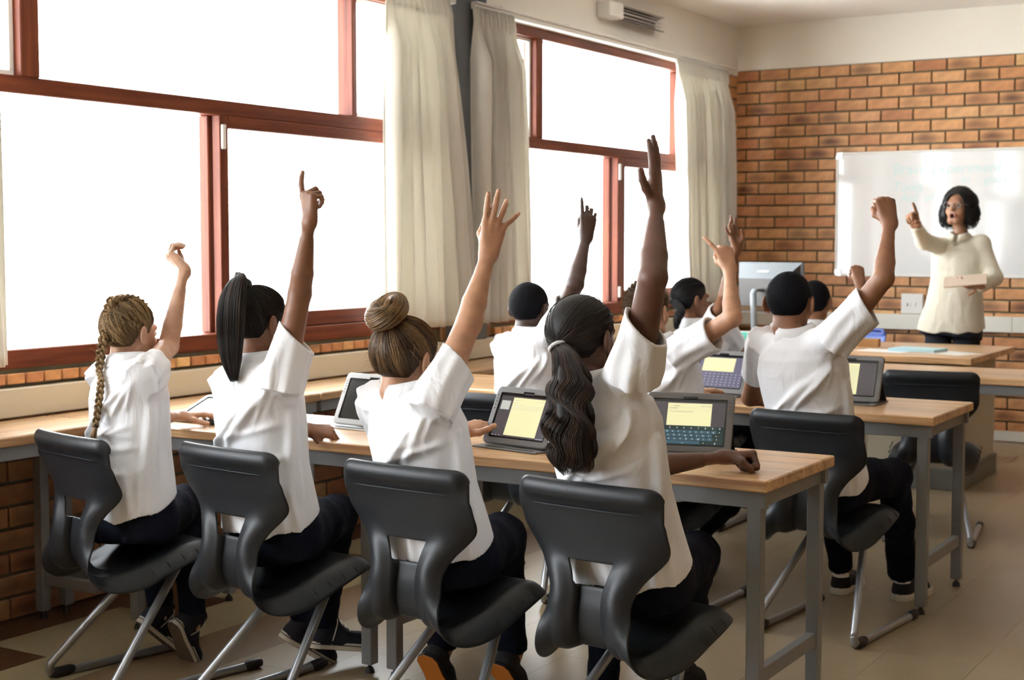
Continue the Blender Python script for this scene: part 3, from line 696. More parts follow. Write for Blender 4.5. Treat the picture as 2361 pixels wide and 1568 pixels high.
def text_mesh(name, items, mat, parent=None, depth=0.0, shear=0.0):
    """items: (string, size, Matrix) -> one mesh object"""
    V, F_ = [], []
    for s, size, mtx in items:
        cu = bpy.data.curves.new('t', 'FONT'); cu.body = s; cu.size = size; cu.shear = shear; cu.resolution_u = 2; cu.extrude = depth; cu.align_x = 'LEFT'
        o = bpy.data.objects.new('t', cu); COL.objects.link(o); dg = bpy.context.evaluated_depsgraph_get(); me = bpy.data.meshes.new_from_object(o.evaluated_get(dg))
        b = len(V); V += [tuple(mtx @ v.co) for v in me.vertices]; F_ += [[b + i for i in p.vertices] for p in me.polygons]
        bpy.data.objects.remove(o); bpy.data.curves.remove(cu); bpy.data.meshes.remove(me)
    return mesh_obj(name, V, F_, mat, parent)
M['marker'] = plain('turquoise_marker_ink', (.58, .76, .78), .35)
wx = lambda px, py: on(px, py, 'y', BY - .023)
def wt(s, size, px, py):
    p = wx(px, py); return (s, size, Matrix.Translation(Vector(p)) @ Matrix.Rotation(H_, 4, 'X'))
for w_ in [wt('Brain  Experiment', .105, 2056, 402), wt('Tools', .095, 2056, 442), wt('or   in    glass', .085, 2165, 424), wt('Aid  of  st', .085, 2075, 465), wt('f', .09, 2334, 410)]: text_mesh('board_writing', [w_], M['marker'], wbd, shear=.25)['kind'] = 'stuff'

# infrared heater above the far window
hx = LX + .012
t = empty('wall_heater', (hx, 8.6, 2.84), 0, 'long wall heater with cream end caps high above the far window', 'heater')
mb = MB(); mb.box(0, .10, -.44, -.25, -.045, .055, bev=.008); mb.build('end_cap', M['white'], t)
mb = MB(); mb.box(0, .012, .37, .47, -.06, .06, bev=.004); mb.build('mounting_plate', M['white'], t)
mb = MB(); n = 10; v = []
for y in (-.25, .38):
    for i in range(n + 1):
        th = math.pi * (i / n); v.append((.085 - .075 * math.sin(th), y, .045 * math.cos(th)))
mb.add(v, [(i, i + 1, n + 2 + i, n + 1 + i) for i in range(n)], 0, True); o = mb.build('reflector', plain('heater_reflector', (.22, .20, .19), .25, metal=.9), t)
so = o.modifiers.new('t', 'SOLIDIFY'); so.thickness = .003
for z in (-.012, .012): mb = MB(); mb.tube([(.055, -.25, z), (.055, .38, z)], .006, 8); mb.build('heating_element', M['alu'], t)
mb = MB()
for i in range(5): mb.tube([(.088, -.25, -.04 + .02 * i), (.088, .38, -.04 + .02 * i)], .0018, 5)
mb.build('guard_wire', M['alu'], t)

# outside: sunlit ground and the louvred screen of the next building
slab('ground_outside', [(-60, -4.56, -30, 45, -.4, -.3)], M['grass'])
t = empty('louvre_screen', (-9.0, 7.2, 0), 0, 'pale louvred screen of the neighbouring building beyond the nearest window', 'screen')
for y in (-2.6, -.6, 1.4, 3.4):
    mb = MB(); mb.box(-.05, .05, y, y + .10, 1.2, 4.6); mb.build('louvre_post', M['outw'], t)
for k in range(15):
    mb = MB(); mb.box(-.04, .06, -2.6, 3.5, 1.5 + .2 * k, 1.66 + .2 * k, mtx=None); mb.build('slat', M['outw'], t)
# ------------------------------------------------------------------ desks
TOP = .75
def desk(name, x0, x1, y0, y1, label, frames, group=None, mat='wood_x', back_rail=True, low_rail=.19, ext=0):
    """pine worktop on a grey steel frame; frames = x positions of the leg pairs"""
    o = empty(name, ((x0 + x1) / 2, (y0 + y1) / 2, 0), 0, label, 'desk', group); cx, cy = (x0 + x1) / 2, (y0 + y1) / 2
    mb = MB(); mb.box(x0 - cx, x1 - cx, y0 - cy, y1 - cy, TOP - .034, TOP, bev=.004); mb.build('worktop', M[mat], o)
    mb = MB(); h = .048; zt = TOP - .034
    a, b, c, d = x0 - cx + .012, x1 - cx - .012, y0 - cy + .02, y1 - cy - .02
    mb.box(a, b, c, c + .025, zt - h, zt, bev=.002); mb.box(a, b, d - .025, d, zt - h, zt, bev=.002)
    for fx in frames: mb.box(fx - cx - .018, fx - cx + .018, c + .025, d - .025, zt - h, zt - .001, bev=.002)
    mb.build('apron_frame', M['steel'], o)
    for fx in frames:
        for yy in (c + .0, d - .04):
            mb = MB(); mb.box(fx - cx - .02, fx - cx + .02, yy, yy + .04, .03, zt - h + .004, bev=.002); lg = mb.build('leg', M['steel'], o)
            mb = MB(); mb.tube([(fx - cx, yy + .02, .03), (fx - cx, yy + .02, .018)], .006, 8); mb.tube([(fx - cx, yy + .02, .018), (fx - cx, yy + .02, .006), (fx - cx, yy + .02, 0)], [.011, .015, .016], 14); mb.build('levelling_foot', M['rubber'], lg)
        mb = MB(); mb.box(fx - cx - .014, fx - cx + .014, c + .04, d - .04, low_rail - .022, low_rail + .022, bev=.002); mb.build('side_rail', M['steel'], o)
    return o
dA = desk('classroom_desk', -3.895, -2.755, 3.70, 4.26, 'front row wooden desk on the left, between the window counter and the black tablet girl', [-3.84, -2.80])
dA['label'] = 'pine classroom desk in the nearest row, its left end against the window counter'
dB = desk('classroom_desk', -2.745, -1.43, 3.70, 4.26, 'pine classroom desk in the nearest row, open right end in front of the long-haired girl', [-2.70, -1.475])
dC = desk('classroom_desk', -3.895, -2.755, 5.37, 5.97, 'pine classroom desk in the middle row, its left end against the window counter', [-3.84, -2.80])
dD = desk('classroom_desk', -2.745, -1.43, 5.37, 5.97, 'pine classroom desk in the middle row under the tablets of the short-haired boy', [-2.70, -1.475])
dE = desk('classroom_desk', -3.895, -2.60, 7.06, 7.62, 'pine classroom desk in the far row beside the monitor, left of the middle', [-3.84, -2.65])
dF = desk('classroom_desk', -2.59, -.55, 7.06, 7.62, 'long pine classroom desk in the far row behind the empty charcoal chair', [-2.54, -.60])
# counter under the windows, in table units
for n, (a, b, lb) in enumerate([(1.9, 3.715, 'pine counter table under the window at the left edge, behind the braided girl'), (3.725, 4.88, 'pine counter table under the nearest window, between the two nearest desk rows'), (4.89, 7.04, 'pine counter table by the grey pillar, beyond the middle desk row'), (7.05, 9.0, 'pine counter table under the far window, beside the far desk row')]):
    x0, x1 = LX + .05, -3.905; cx, cy = (x0 + x1) / 2, (a + b) / 2
    o = empty('window_counter', (cx, cy, 0), 0, lb, 'counter')
    mb = MB(); mb.box(x0 - cx, x1 - cx, a - cy, b - cy, TOP - .034, TOP, bev=.004); mb.build('worktop', M['wood_y'], o)
    mb = MB(); mb.box(x1 - cx - .04, x1 - cx - .015, a - cy + .01, b - cy - .01, TOP - .082, TOP - .034, bev=.002); mb.box(x0 - cx + .01, x0 - cx + .035, a - cy + .01, b - cy - .01, TOP - .082, TOP - .034, bev=.002); mb.build('apron_frame', M['steel'], o)
    for yy in (a + .03, b - .07):
        for xx in ((x0 + .01, x1 - .055) if (yy > b - .1 and b != 3.715) else (x0 + .01,)):
            mb = MB(); mb.box(xx - cx, xx - cx + .04, yy - cy, yy - cy + .04, .03, TOP - .082, bev=.002); lg = mb.build('leg', M['steel'], o)
            mb = MB(); mb.tube([(xx - cx + .02, yy - cy + .02, .03), (xx - cx + .02, yy - cy + .02, .006), (xx - cx + .02, yy - cy + .02, 0)], [.008, .015, .016], 12); mb.build('levelling_foot', M['rubber'], lg)
        mb = MB(); mb.box(x0 - cx + .05, x1 - cx - .055, yy - cy + .006, yy - cy + .034, .13, .17, bev=.002); mb.build('side_rail', M['steel'], o)
# teacher's desk with beige panels
tdx0, tdx1, tdy0, tdy1 = -3.75, -1.93, 7.98, 9.05
o = empty('teacher_desk', ((tdx0 + tdx1) / 2, (tdy0 + tdy1) / 2, 0), 0, 'teacher desk with pine top, beige side panel and dark plinth', 'desk'); cx, cy = (tdx0 + tdx1) / 2, (tdy0 + tdy1) / 2
mb = MB(); mb.box(tdx0 - cx, tdx1 - cx, tdy0 - cy, tdy1 - cy, .728, .765, bev=.004); mb.build('worktop', M['wood_x'], o)
beige = plain('beige_panel', (.50, .46, .36), .55); plth = plain('grey_plinth', (.15, .155, .14), .6)
mb = MB(); mb.box(tdx0 + .06 - cx, tdx1 - .10 - cx, tdy0 + .22 - cy, tdy1 - .06 - cy, .12, .728, bev=.003); mb.build('cabinet', beige, o)
mb = MB(); mb.box(tdx0 + .04 - cx, tdx1 - .085 - cx, tdy0 + .205 - cy, tdy1 - .045 - cy, 0, .12, bev=.004); mb.build('plinth', plth, o)
for k in range(3):
    mb = MB(); mb.box(tdx0 + .1 + k * .55 - cx, tdx0 + .62 + k * .55 - cx, tdy0 + .208 - cy, tdy0 + .222 - cy, .15, .70, bev=.002); mb.build('front_panel', beige, o)

# ------------------------------------------------------------------ cantilever school chair
PROF = [(-.258, .796, .208), (-.262, .803, .211), (-.269, .800, .213), (-.274, .790, .215), (-.273, .775, .216), (-.259, .755, .216), (-.248, .725, .215), (-.240, .69, .214), (-.234, .66, .210), (-.230, .63, .197), (-.228, .60, .170), (-.230, .57, .143),
        (-.236, .53, .122), (-.243, .49, .122), (-.243, .450, .132), (-.232, .412, .147), (-.198, .385, .167), (-.14, .384, .187), (-.08, .400, .201), (-.01, .424, .208), (.055, .438, .208), (.11, .444, .202), (.150, .441, .192), (.178, .428, .180), (.190, .410, .168)]
def chair_shell():
    P = np.array(PROF); n0 = len(P); s = np.arange(n0, dtype=float)
    ss = np.linspace(0, n0 - 1, 92)
    def cr(vals):
        out = []
        for q in ss:
            i = min(int(q), n0 - 2); t = q - i; p = [vals[max(i - 1, 0)], vals[i], vals[i + 1], vals[min(i + 2, n0 - 1)]]
            out.append(.5 * (2 * p[1] + (p[2] - p[0]) * t + (2 * p[0] - 5 * p[1] + 4 * p[2] - p[3]) * t * t + (3 * p[1] - p[0] - 3 * p[2] + p[3]) * t ** 3))
        return np.array(out)
    y, z, w = cr(P[:, 0]), cr(P[:, 1]), cr(P[:, 2]); ty_, tz = np.gradient(y), np.gradient(z); L = np.hypot(ty_, tz) + 1e-9
    ny, nz = tz / L, -ty_ / L          # outward side (behind the back, under the seat)
    us = np.sort(np.concatenate([np.linspace(-1, 1, 41), [-.375, .375, -.335, .335]])); nu = len(us); V, F_ = [], []
    for r in range(len(ss)):
        q = ss[r]; lip = q < 3.5
        seatk = np.clip((q - 15) / 2.5, 0, 1); waist = math.exp(-((q - 12.0) / 3.0) ** 2); backk = np.clip((10.5 - q) / 4, 0, 1)
        for u in us:
            au = abs(u); n = 0
            n -= (min(1, max(0, 10.5 - q) / 4) * .020 + .036 * math.exp(-((q - 9.2) / 1.9) ** 2)) * au ** 2.4                                     # back edges wrap forward
            n += waist * (.020 * math.exp(-((au - .68) / .24) ** 2) - .010 * max(0, au - .85) / .15)     # the two rounded columns
            rec = np.clip((q - 10.6) / .6, 0, 1) * np.clip((16.6 - q) / 1.6, 0, 1); n -= rec * .020 * np.clip((.375 - au) / .04, 0, 1)     # recessed tongue
            sk = np.clip((au - .70) / .30, 0, 1); n += seatk * ((.078 - .054 * np.clip((q - 16.5) / 6, 0, 1)) * sk ** 1.5 - .020 * np.clip(1 - (q - 16) / 6, 0, 1) * au ** 2)
            n += .016 * math.exp(-((q - 15.2) / 1.3) ** 2) * np.clip((au - .375) / .12, 0, 1)
            n += np.clip((q - 13.5) / 1.5, 0, 1) * (1 - seatk) * .03 * sk
            x = u * w[r]
            cr_ = max(0, (au - .84) / .16); dz = -.034 * (1 - math.sqrt(max(0, 1 - cr_ ** 2))) * max(0, 1 - q / 7.5)
            yb_ = y[r] if q > 6 else -.2535 + (y[r] + .2535) * (1 - .92 * min(1, cr_ * 1.3) ** 2)
            bl = min(1, max(0, (q - 8) / 4)); oy, oz = ny[r] * bl - (1 - bl), nz[r] * bl
            V.append((x, yb_ + oy * n, z[r] + oz * n + dz))
    for r in range(len(ss) - 1):
        q = (ss[r] + ss[r + 1]) / 2
        for c in range(nu - 1):
            um = abs(us[c] + us[c + 1]) / 2
            if 9.85 < q < 11.6 and um < .375: continue
            F_.append((r * nu + c, (r + 1) * nu + c, (r + 1) * nu + c + 1, r * nu + c + 1))
    return V, F_
note = None
def make_chair(mat='chair', label=None, group=None):
    root = empty('school_chair', (0, 0, 0), 0, label, 'chair', group)
    V, F_ = chair_shell(); sh = mesh_obj('seat_shell', V, F_, M[mat], root, smooth=True); fix_normals(sh)
    so = sh.modifiers.new('t', 'SOLIDIFY'); so.thickness = .0075; so.offset = 1
    bv = sh.modifiers.new('b', 'SUBSURF'); bv.levels = 1; bv.render_levels = 1
    # raised groove under the top edge and ribs on the seat sides
    mb = MB(); pts = [(x, -.2675 + .020 * (abs(x) / .216) ** 2.4, .745 - .002 * (x / .2) ** 2) for x in np.linspace(-.16, .16, 14)]
    mb.tube(pts, [.0006] + [.0022] * 12 + [.0006], 8, flat=.8); rb = mb.build('back_ridge', M[mat], root)
    mb = MB()
    for k in range(4):
        for sgn in (-1, 1):
            yy = -.09 + k * .052; zz = np.interp(yy, [-.14, -.08, -.01, .055, .11, .15], [.384, .400, .424, .438, .444, .441])
            ww = np.interp(yy, [-.14, -.08, -.01, .055, .11, .15], [.187, .201, .208, .208, .202, .192]); mb.tube([(sgn * (ww + .001), yy + .010, zz - .026), (sgn * ww, yy + .004, zz - .014), (sgn * (ww - .008), yy - .002, zz - .002)], [.0008, .0028, .0008], 6)
    o_ = mb.build('seat_ribs', M[mat], root); o_['kind'] = 'stuff'
    for sgn in (-1, 1):
        mb = MB(); pts = [(sgn * .072, .150, .425), (sgn * .074, .13, .418)] + bez([(sgn * .080, .105, .395), (sgn * .176, -.195, .085), (sgn * .186, -.228, .045), (sgn * .19, -.222, .020), (sgn * .19, -.185, .0145), (sgn * .19, .05, .0145), (sgn * .19, .30, .0145)], 7)
        # straighten the diagonal
        mb.tube(pts, .0138, 12); tb = mb.build('runner_tube', M['tube'], root)
        for (ya, yb, tip) in ((-.228, -.145, 0), (.25, .318, 1)):
            g = MB(); g.tube([(sgn * .19, ya, .016), (sgn * .19, ya + .015, .016), (sgn * .19, yb - .015, .017), (sgn * .19, yb, .016)], [.013, .018, .0175, .014], 12, flat=.95); g.box(sgn * .19 - .014, sgn * .19 + .014, ya + .012, yb - .018, 0, .016, bev=.003); g.build('glide', M['rubber'], tb)
    mb = MB(); mb.tube([(-.08, .145, .418), (.08, .145, .418)], .011, 10); mb.tube([(-.10, .02, .392), (.10, .02, .392)], .010, 8); mb.box(-.09, .09, -.02, .145, .392, .402, bev=.002); mb.build('under_seat_bracket', M['tube'], root)
    return root
ch0 = make_chair(); note_tree(); used0 = [False]
def chair_at(x, y, deg, label, src=None, group=None):
    if src is None:
        if not used0[0]: used0[0] = True; o = ch0
        else: o = copy_tree(ch0)
    else: o = src
    o.location = (x, y, 0); o.rotation_euler = (0, 0, math.radians(deg)); o['label'] = label
    if group: o['group'] = group
    elif 'group' in o: del o['group']
    return o
G1 = 'charcoal cantilever chairs of the classroom'
chair_at(-3.40, 3.335, -13, 'charcoal plastic cantilever chair under the braided girl, nearest the window wall', group=G1)
chair_at(-2.82, 3.375, -8, 'charcoal plastic cantilever chair under the girl with a high straight ponytail', group=G1)
chair_at(-2.205, 3.37, -5, 'charcoal plastic cantilever chair under the girl with a hair bun', group=G1)
chair_at(-1.645, 3.375, -7, 'charcoal plastic cantilever chair under the girl with long wavy hair', group=G1)
chair_at(-1.70, 5.06, -6, 'charcoal plastic cantilever chair under the short-haired boy at the right', group=G1)
chair_at(-2.36, 5.08, -3, 'charcoal plastic cantilever chair under the brown-haired boy with one finger out', group=G1)
chair_at(-2.96, 5.02, 3, 'charcoal plastic cantilever chair under the dark-haired boy beside the pillar curtains', group=G1)
chair_at(-1.825, 6.88, 9, 'empty charcoal plastic cantilever chair at the right, behind the far tablet', group=G1)
chair_at(-2.40, 6.74, -4, 'charcoal plastic cantilever chair under the boy mostly hidden behind the short-haired boy', group=G1)
chair_at(-2.93, 6.66, 0, 'charcoal plastic cantilever chair under the girl with a low ponytail in the far row', group=G1)
bc = make_chair('chair_blue'); note_tree(); chair_at(-3.14, 9.42, 172, 'blue plastic chair behind the teacher desk', src=bc)

M['case_l'] = plain('pale_grey_case', (.33, .33, .32), .5)
# ------------------------------------------------------------------ tablets
def tablet(name, x, y, deg, tilt, label, screen, case='case', base=True, flap=True):
    """tablet in a folding case; tilt = lean of the screen from vertical (deg)"""
    root = empty(name, (x, y, TOP), math.radians(deg), label, 'tablet', 'tablets in folding cases')
    W, Hh, T = .272, .192, .014; bz = .009
    mt = Matrix.Translation((0, 0, bz)) @ Matrix.Rotation(-math.radians(tilt), 4, 'X')     # local: x right, z up the screen, -y faces the pupil
    def put(mb): mb.v = [tuple(mt @ Vector(v)) for v in mb.v]; return mb
    def rr(x0, x1, z0, z1, r, n=6):
        out = []
        for cx_, cz_, a0 in ((x1 - r, z1 - r, 0), (x0 + r, z1 - r, 90), (x0 + r, z0 + r, 180), (x1 - r, z0 + r, 270)):
            for i in range(n + 1): a = math.radians(a0 + 90 * i / n); out.append((cx_ + r * math.cos(a), cz_ + r * math.sin(a)))
        return out
    mb = MB(); o_ = rr(-W / 2, W / 2, 0, Hh, .016); i_ = rr(-W / 2 + .020, W / 2 - .020, .020, Hh - .020, .005); n = len(o_)
    # case ring with thickness
    v = [(a, -T / 2 + .002, b) for a, b in rr(-W / 2 + .003, W / 2 - .003, .003, Hh - .003, .014)] + [(a, -T / 2 + .004, b) for a, b in o_] + [(a, T / 2 - .003, b) for a, b in o_] + [(a, T / 2, b) for a, b in rr(-W / 2 + .003, W / 2 - .003, .003, Hh - .003, .014)]
    v += [(a, -T / 2 + .001, b) for a, b in i_] + [(a, -T / 2 + .005, b) for a, b in i_]
    f = []
    for k in range(3): f += [(k * n + i, k * n + (i + 1) % n, (k + 1) * n + (i + 1) % n, (k + 1) * n + i) for i in range(n)]
    f += [tuple(range(3 * n, 4 * n))]
    f += [(4 * n + i, 4 * n + (i + 1) % n, (i + 1) % n, i) for i in range(n)] + [(5 * n + i, 5 * n + (i + 1) % n, 4 * n + (i + 1) % n, 4 * n + i) for i in range(n)]
    mb.add(v, f); c = put(mb).build('case', M[case], root); fix_normals(c)
    ns = MB()
    for sx in (-1, 1):
        for k in range(5): ns.box(sx * (W / 2 - .011) - .0013, sx * (W / 2 - .011) + .0013, -T / 2 + .0002, -T / 2 + .002, Hh * .5 + .02 + k * .011, Hh * .5 + .0225 + k * .011)
    ns.box(-.022, .022, -T / 2 + .0003, -T / 2 + .004, Hh - .0205, Hh - .0135); put(ns).build('speaker_holes', M['bezel'], c)
    mb = MB(); mb.add([(a, -T / 2 + .0048, b) for a, b in i_] + [(a, T / 2 - .004, b) for a, b in i_], [tuple(range(n)), tuple(range(2 * n - 1, n - 1, -1))] + [(i, (i + 1) % n, n + (i + 1) % n, n + i) for i in range(n)])
    sc_ = put(mb).build('display_glass', M['bezel'], root); fix_normals(sc_)
    x0, x1, z0, z1 = -W / 2 + .026, W / 2 - .026, .026, Hh - .030; yf = -T / 2 + .0044
    lay = [0]
    def panel(nm, a, b, c_, d, mat, par=root):
        lay[0] += 1; yy = yf - .00012 * lay[0]; q = MB(); q.box(x0 + a * (x1 - x0), x0 + b * (x1 - x0), yy, yy + .0001, z0 + c_ * (z1 - z0), z0 + d * (z1 - z0)); return put(q).build(nm, mat, par)
    def lines(nm, rows, mat, par):
        lay[0] += 1; yy = yf - .00012 * lay[0]; q = MB(); rr_ = random.Random(5)
        for (a, b, z, h) in rows:
            u = a
            while u < b:
                w_ = rr_.uniform(.012, .04); e = min(b, u + w_); q.box(x0 + u * (x1 - x0), x0 + e * (x1 - x0), yy, yy + .0001, z0 + z * (z1 - z0), z0 + (z + h) * (z1 - z0)); u = e + .008
        return put(q).build(nm, mat, par)
    def letters(nm, items, mat, par):
        lay[0] += 1; yy = yf - .00014 * lay[0]; it = []
        for s, size, u, z in items:
            it.append((s, size, mt @ Matrix.Translation((x0 + u * (x1 - x0), yy, z0 + z * (z1 - z0))) @ Matrix.Rotation(H_, 4, 'X')))
        return text_mesh(nm, it, mat, par)
    if screen == 'keys':
        scr = panel('screen', 0, 1, 0, 1, M['scr_dim']); nt_ = panel('note_page', .19, .81, .44, .97, M['scr_note'], scr)
        lines('note_text', [(.26, .36, .90, .018), (.66, .72, .90, .016), (.75, .80, .90, .016), (.22, .33, .84, .018), (.22, .55, .76, .014)], M['scr_text'], scr); lines('rule', [(.20, .80, .875, .003), (.20, .80, .80, .003)], M['scr_text'], scr)
        kb = panel('keyboard', 0, 1, .0, .43, M['scr_kb'], scr); items = []
        q = MB(); lay[0] += 1; yy = yf - .00012 * lay[0]
        rows = [('1234567890', 0.0, .1, .345, .425), ('qwertyuiop', .09, .0815, .26, .335), ('asdfghjkl', .11, .0815, .175, .25), ('zxcvbnm!?', .125, .0815, .09, .165)]
        for ri, (s, a, st, c_, d) in enumerate(rows):
            for i, ch in enumerate(s):
                u = a + i * st
                if ri: q.box(x0 + (u + .003) * (x1 - x0), x0 + (u + st - .003) * (x1 - x0), yy, yy + .0001, z0 + (c_ + .004) * (z1 - z0), z0 + (d - .002) * (z1 - z0))
                items.append((ch, .0078, u + st * .36, c_ + .022))
        q.box(x0 + .20 * (x1 - x0), x0 + .68 * (x1 - x0), yy, yy + .0001, z0 + .008 * (z1 - z0), z0 + .082 * (z1 - z0)); q.box(x0 + .115 * (x1 - x0), x0 + .19 * (x1 - x0), yy, yy + .0001, z0 + .008 * (z1 - z0), z0 + .082 * (z1 - z0))
        put(q).build('keys', M['scr_key'], kb)
        items += [('Tab', .0062, .012, .285), ('Caps Lock', .0045, .008, .20), ('^', .009, .03, .10), (':-)', .006, .125, .03), ('_', .014, .42, .035), ('<', .008, .93, .28), ('<-', .007, .89, .195), ('^', .009, .90, .10), ('+', .008, .72, .02), ('#', .008, .88, .02)]
        letters('key_letters', items, M['scr_letter'], kb)
    elif screen == 'note':
        scr = panel('screen', 0, 1, 0, 1, M['scr_dim']); panel('side_note', .03, .20, .66, .88, plain('note_dim', (.2, .2, .18), .3, emis=((.27, .28, .25), 1 / EX)), scr)
        panel('note_page', .24, .84, .04, .97, M['scr_note'], scr)
        lines('note_text', [(.28, .38, .90, .015), (.66, .72, .90, .012), (.76, .82, .90, .012), (.26, .34, .83, .015), (.26, .80, .775, .010), (.26, .81, .73, .010), (.26, .77, .685, .010), (.26, .30, .64, .010)], M['scr_text'], scr)
        lines('status_icons', [(.03, .05, .015, .02), (.09, .11, .015, .02), (.15, .17, .015, .02), (.86, .98, .012, .02)], M['scr_let2'], scr)
    elif screen == 'note2':
        scr = panel('screen', 0, 1, 0, 1, M['scr_dim']); panel('note_page', .12, .68, .03, .97, M['scr_note'], scr)
        lines('note_text', [(.15, .66, .88 - .045 * k, .014) for k in range(17)], M['scr_text'], scr)
    elif screen == 'lilac':
        scr = panel('screen', 0, 1, 0, 1, M['scr_key2']); panel('note_page', .08, .78, .52, .97, M['scr_note'], scr)
        lines('note_text', [(.12, .74, .88 - .06 * k, .010) for k in range(5)], M['scr_text'], scr)
        q = MB(); lay[0] += 1; yy = yf - .00012 * lay[0]
        for r_ in range(5):
            for c2 in range(10): u = .05 + c2 * .095; z = .06 + r_ * .09; q.box(x0 + (u + .03) * (x1 - x0), x0 + (u + .055) * (x1 - x0), yy, yy + .0001, z0 + z * (z1 - z0), z0 + (z + .03) * (z1 - z0))
        put(q).build('key_letters', M['scr_let2'], scr)
    elif screen == 'white': panel('screen', 0, 1, 0, 1, M['scr_reflect'])  # white glow stands in for the sky reflected in the glass
    elif screen == 'off': panel('screen', 0, 1, 0, 1, M['scr_off'])
    if flap:      # rear prop of the case
        topz = mt @ Vector((0, T / 2, Hh * .62)); mb = MB(); yb = topz.y + math.tan(math.radians(16)) * topz.z + .05
        mb.add([(-W / 2 + .01, topz.y, topz.z), (W / 2 - .01, topz.y, topz.z), (W / 2 - .01, yb, .004), (-W / 2 + .01, yb, .004), (-W / 2 + .01, topz.y + .004, topz.z + .002), (W / 2 - .01, topz.y + .004, topz.z + .002), (W / 2 - .01, yb + .004, .003), (-W / 2 + .01, yb + .004, .003)],
               [(0, 1, 2, 3), (7, 6, 5, 4), (0, 4, 5, 1), (1, 5, 6, 2), (2, 6, 7, 3), (3, 7, 4, 0)]); mb.build('rear_prop', M['case_d'], root)
        mb = MB(); mb.box(-W / 2 + .004, W / 2 - .004, -.052, yb + .006, .0005, .005, bev=.001); mb.build('base_cover', M[case], root)
        mb = MB(); mb.box(-.09, .11, -.036, -.033, .005, .007); mb.build('stylus_groove', M['case_d'], root)
    return root
tablet('tablet', -1.815, 4.02, 13, 26, 'tablet with a blue on-screen keyboard in front of the long-haired girl', 'keys')
tablet('tablet', -2.335, 3.875, -11, 26, 'tablet showing a yellow note page between the bun girl and the long-haired girl', 'note')
tablet('tablet', -3.04, 4.02, -6, 26, 'switched-off black-screened tablet behind the left shoulder of the bun girl', 'off', case='case_l')
tablet('tablet', -3.63, 3.86, 0, 70, 'low-leaning tablet with a white reflection painted on its screen, beside the braided girl', 'white', case='case_l', flap=False)
tablet('tablet', -2.43, 5.68, -8, 26, 'tablet with yellow note and lilac keyboard in front of the brown-haired boy', 'lilac')
tablet('tablet', -1.86, 5.66, 0, 22, 'tablet with a long yellow text note right of the short-haired boy', 'note2')
mb = MB(); mb.box(-3.62 - .135, -3.62 + .13, 3.83, 3.855, TOP, TOP + .018, bev=.004); 
o = mb.build('tablet_prop', M['case_d']); o.parent = None; tag(o, 'black folded case edge under the tablet with the white reflection', 'case')

# ------------------------------------------------------------------ things on the teacher desk
TZ = .765
def monitor():
    root = empty('monitor', (-3.33, 8.62, TZ), math.radians(-16), 'grey and black computer monitor seen from behind on the teacher desk', 'monitor')
    g = plain('monitor_grey', (.13, .15, .165), .45); k = plain('monitor_black', (.035, .032, .03), .45)
    mb = MB(); prof = [(-.22, -.04, .24, .40), (-.20, .03, .22, .42)]
    # tapered rear housing
    v = [(-.235, 0, .19), (.235, 0, .19), (.235, 0, .49), (-.235, 0, .49), (-.17, -.09, .23), (.17, -.09, .23), (.17, -.09, .40), (-.17, -.09, .40)]
    mb.add(v, [(0, 1, 2, 3), (5, 4, 7, 6), (0, 4, 5, 1), (1, 5, 6, 2), (3, 7, 4, 0)]); h = mb.build('housing', k, root)
    mb = MB(); mb.add([(-.235, -.001, .491), (.235, -.001, .491), (.172, -.091, .401), (-.172, -.091, .401), (-.235, -.001, .488), (.235, -.001, .488), (.17, -.09, .398), (-.17, -.09, .398)], [(0, 1, 2, 3), (7, 6, 5, 4), (0, 3, 7, 4), (1, 5, 6, 2), (3, 2, 6, 7), (0, 4, 5, 1)]); mb.build('sloping_top_cover', g, root)
    mb = MB(); mb.box(-.245, .245, 0, .03, .18, .50, bev=.006); mb.build('bezel', g, root)
    mb = MB(); mb.box(-.225, .225, .029, .032, .205, .48); mb.build('screen', M['scr_off'], root)
    text_mesh('logo', [('unistar', .032, Matrix.Translation((-.055, -.0605, .439)) @ Matrix.Rotation(math.radians(45), 4, 'X'))], M['white'], root)
    mb = MB(); mb.tube([(0, -.08, .33), (0, -.15, .33), (0, -.165, .31), (0, -.15, .06), (0, -.10, .02)], .022, 12, flat=.5); mb.build('stand_arm', g, root)
    mb = MB(); mb.box(-.11, .11, -.18, .06, 0, .016, bev=.006); mb.build('stand_foot', k, root)
monitor()
mb = MB(); mb.box(-.11, .11, -.05, .05, 0, .002); mb.box(-.11, .11, -.05, .05, .002, .072, bev=.003)
teal = plain('teal_card', (.08, .42, .34), .5)
bx = mb.build('storage_box', M['white']); bx.location = (-3.50, 8.46, TZ); tag(bx, 'white and teal box with a dark round hole left of the monitor stand', 'box')
mb = MB(); mb.box(.02, .111, -.0515, -.05, .0, .074); mb.box(-.11, .02, -.0515, -.05, 0, .014); mb.build('teal_panel', teal, bx)
mb = MB(); n = 20
mb.tube([(.065, -.0515, .038), (.065, -.054, .038)], .024, 20); mb.build('ring', M['white'], bx)
mb = MB(); mb.tube([(.065, -.054, .038), (.065, -.055, .038)], .012, 16); mb.build('hole', M['rubber'], bx)
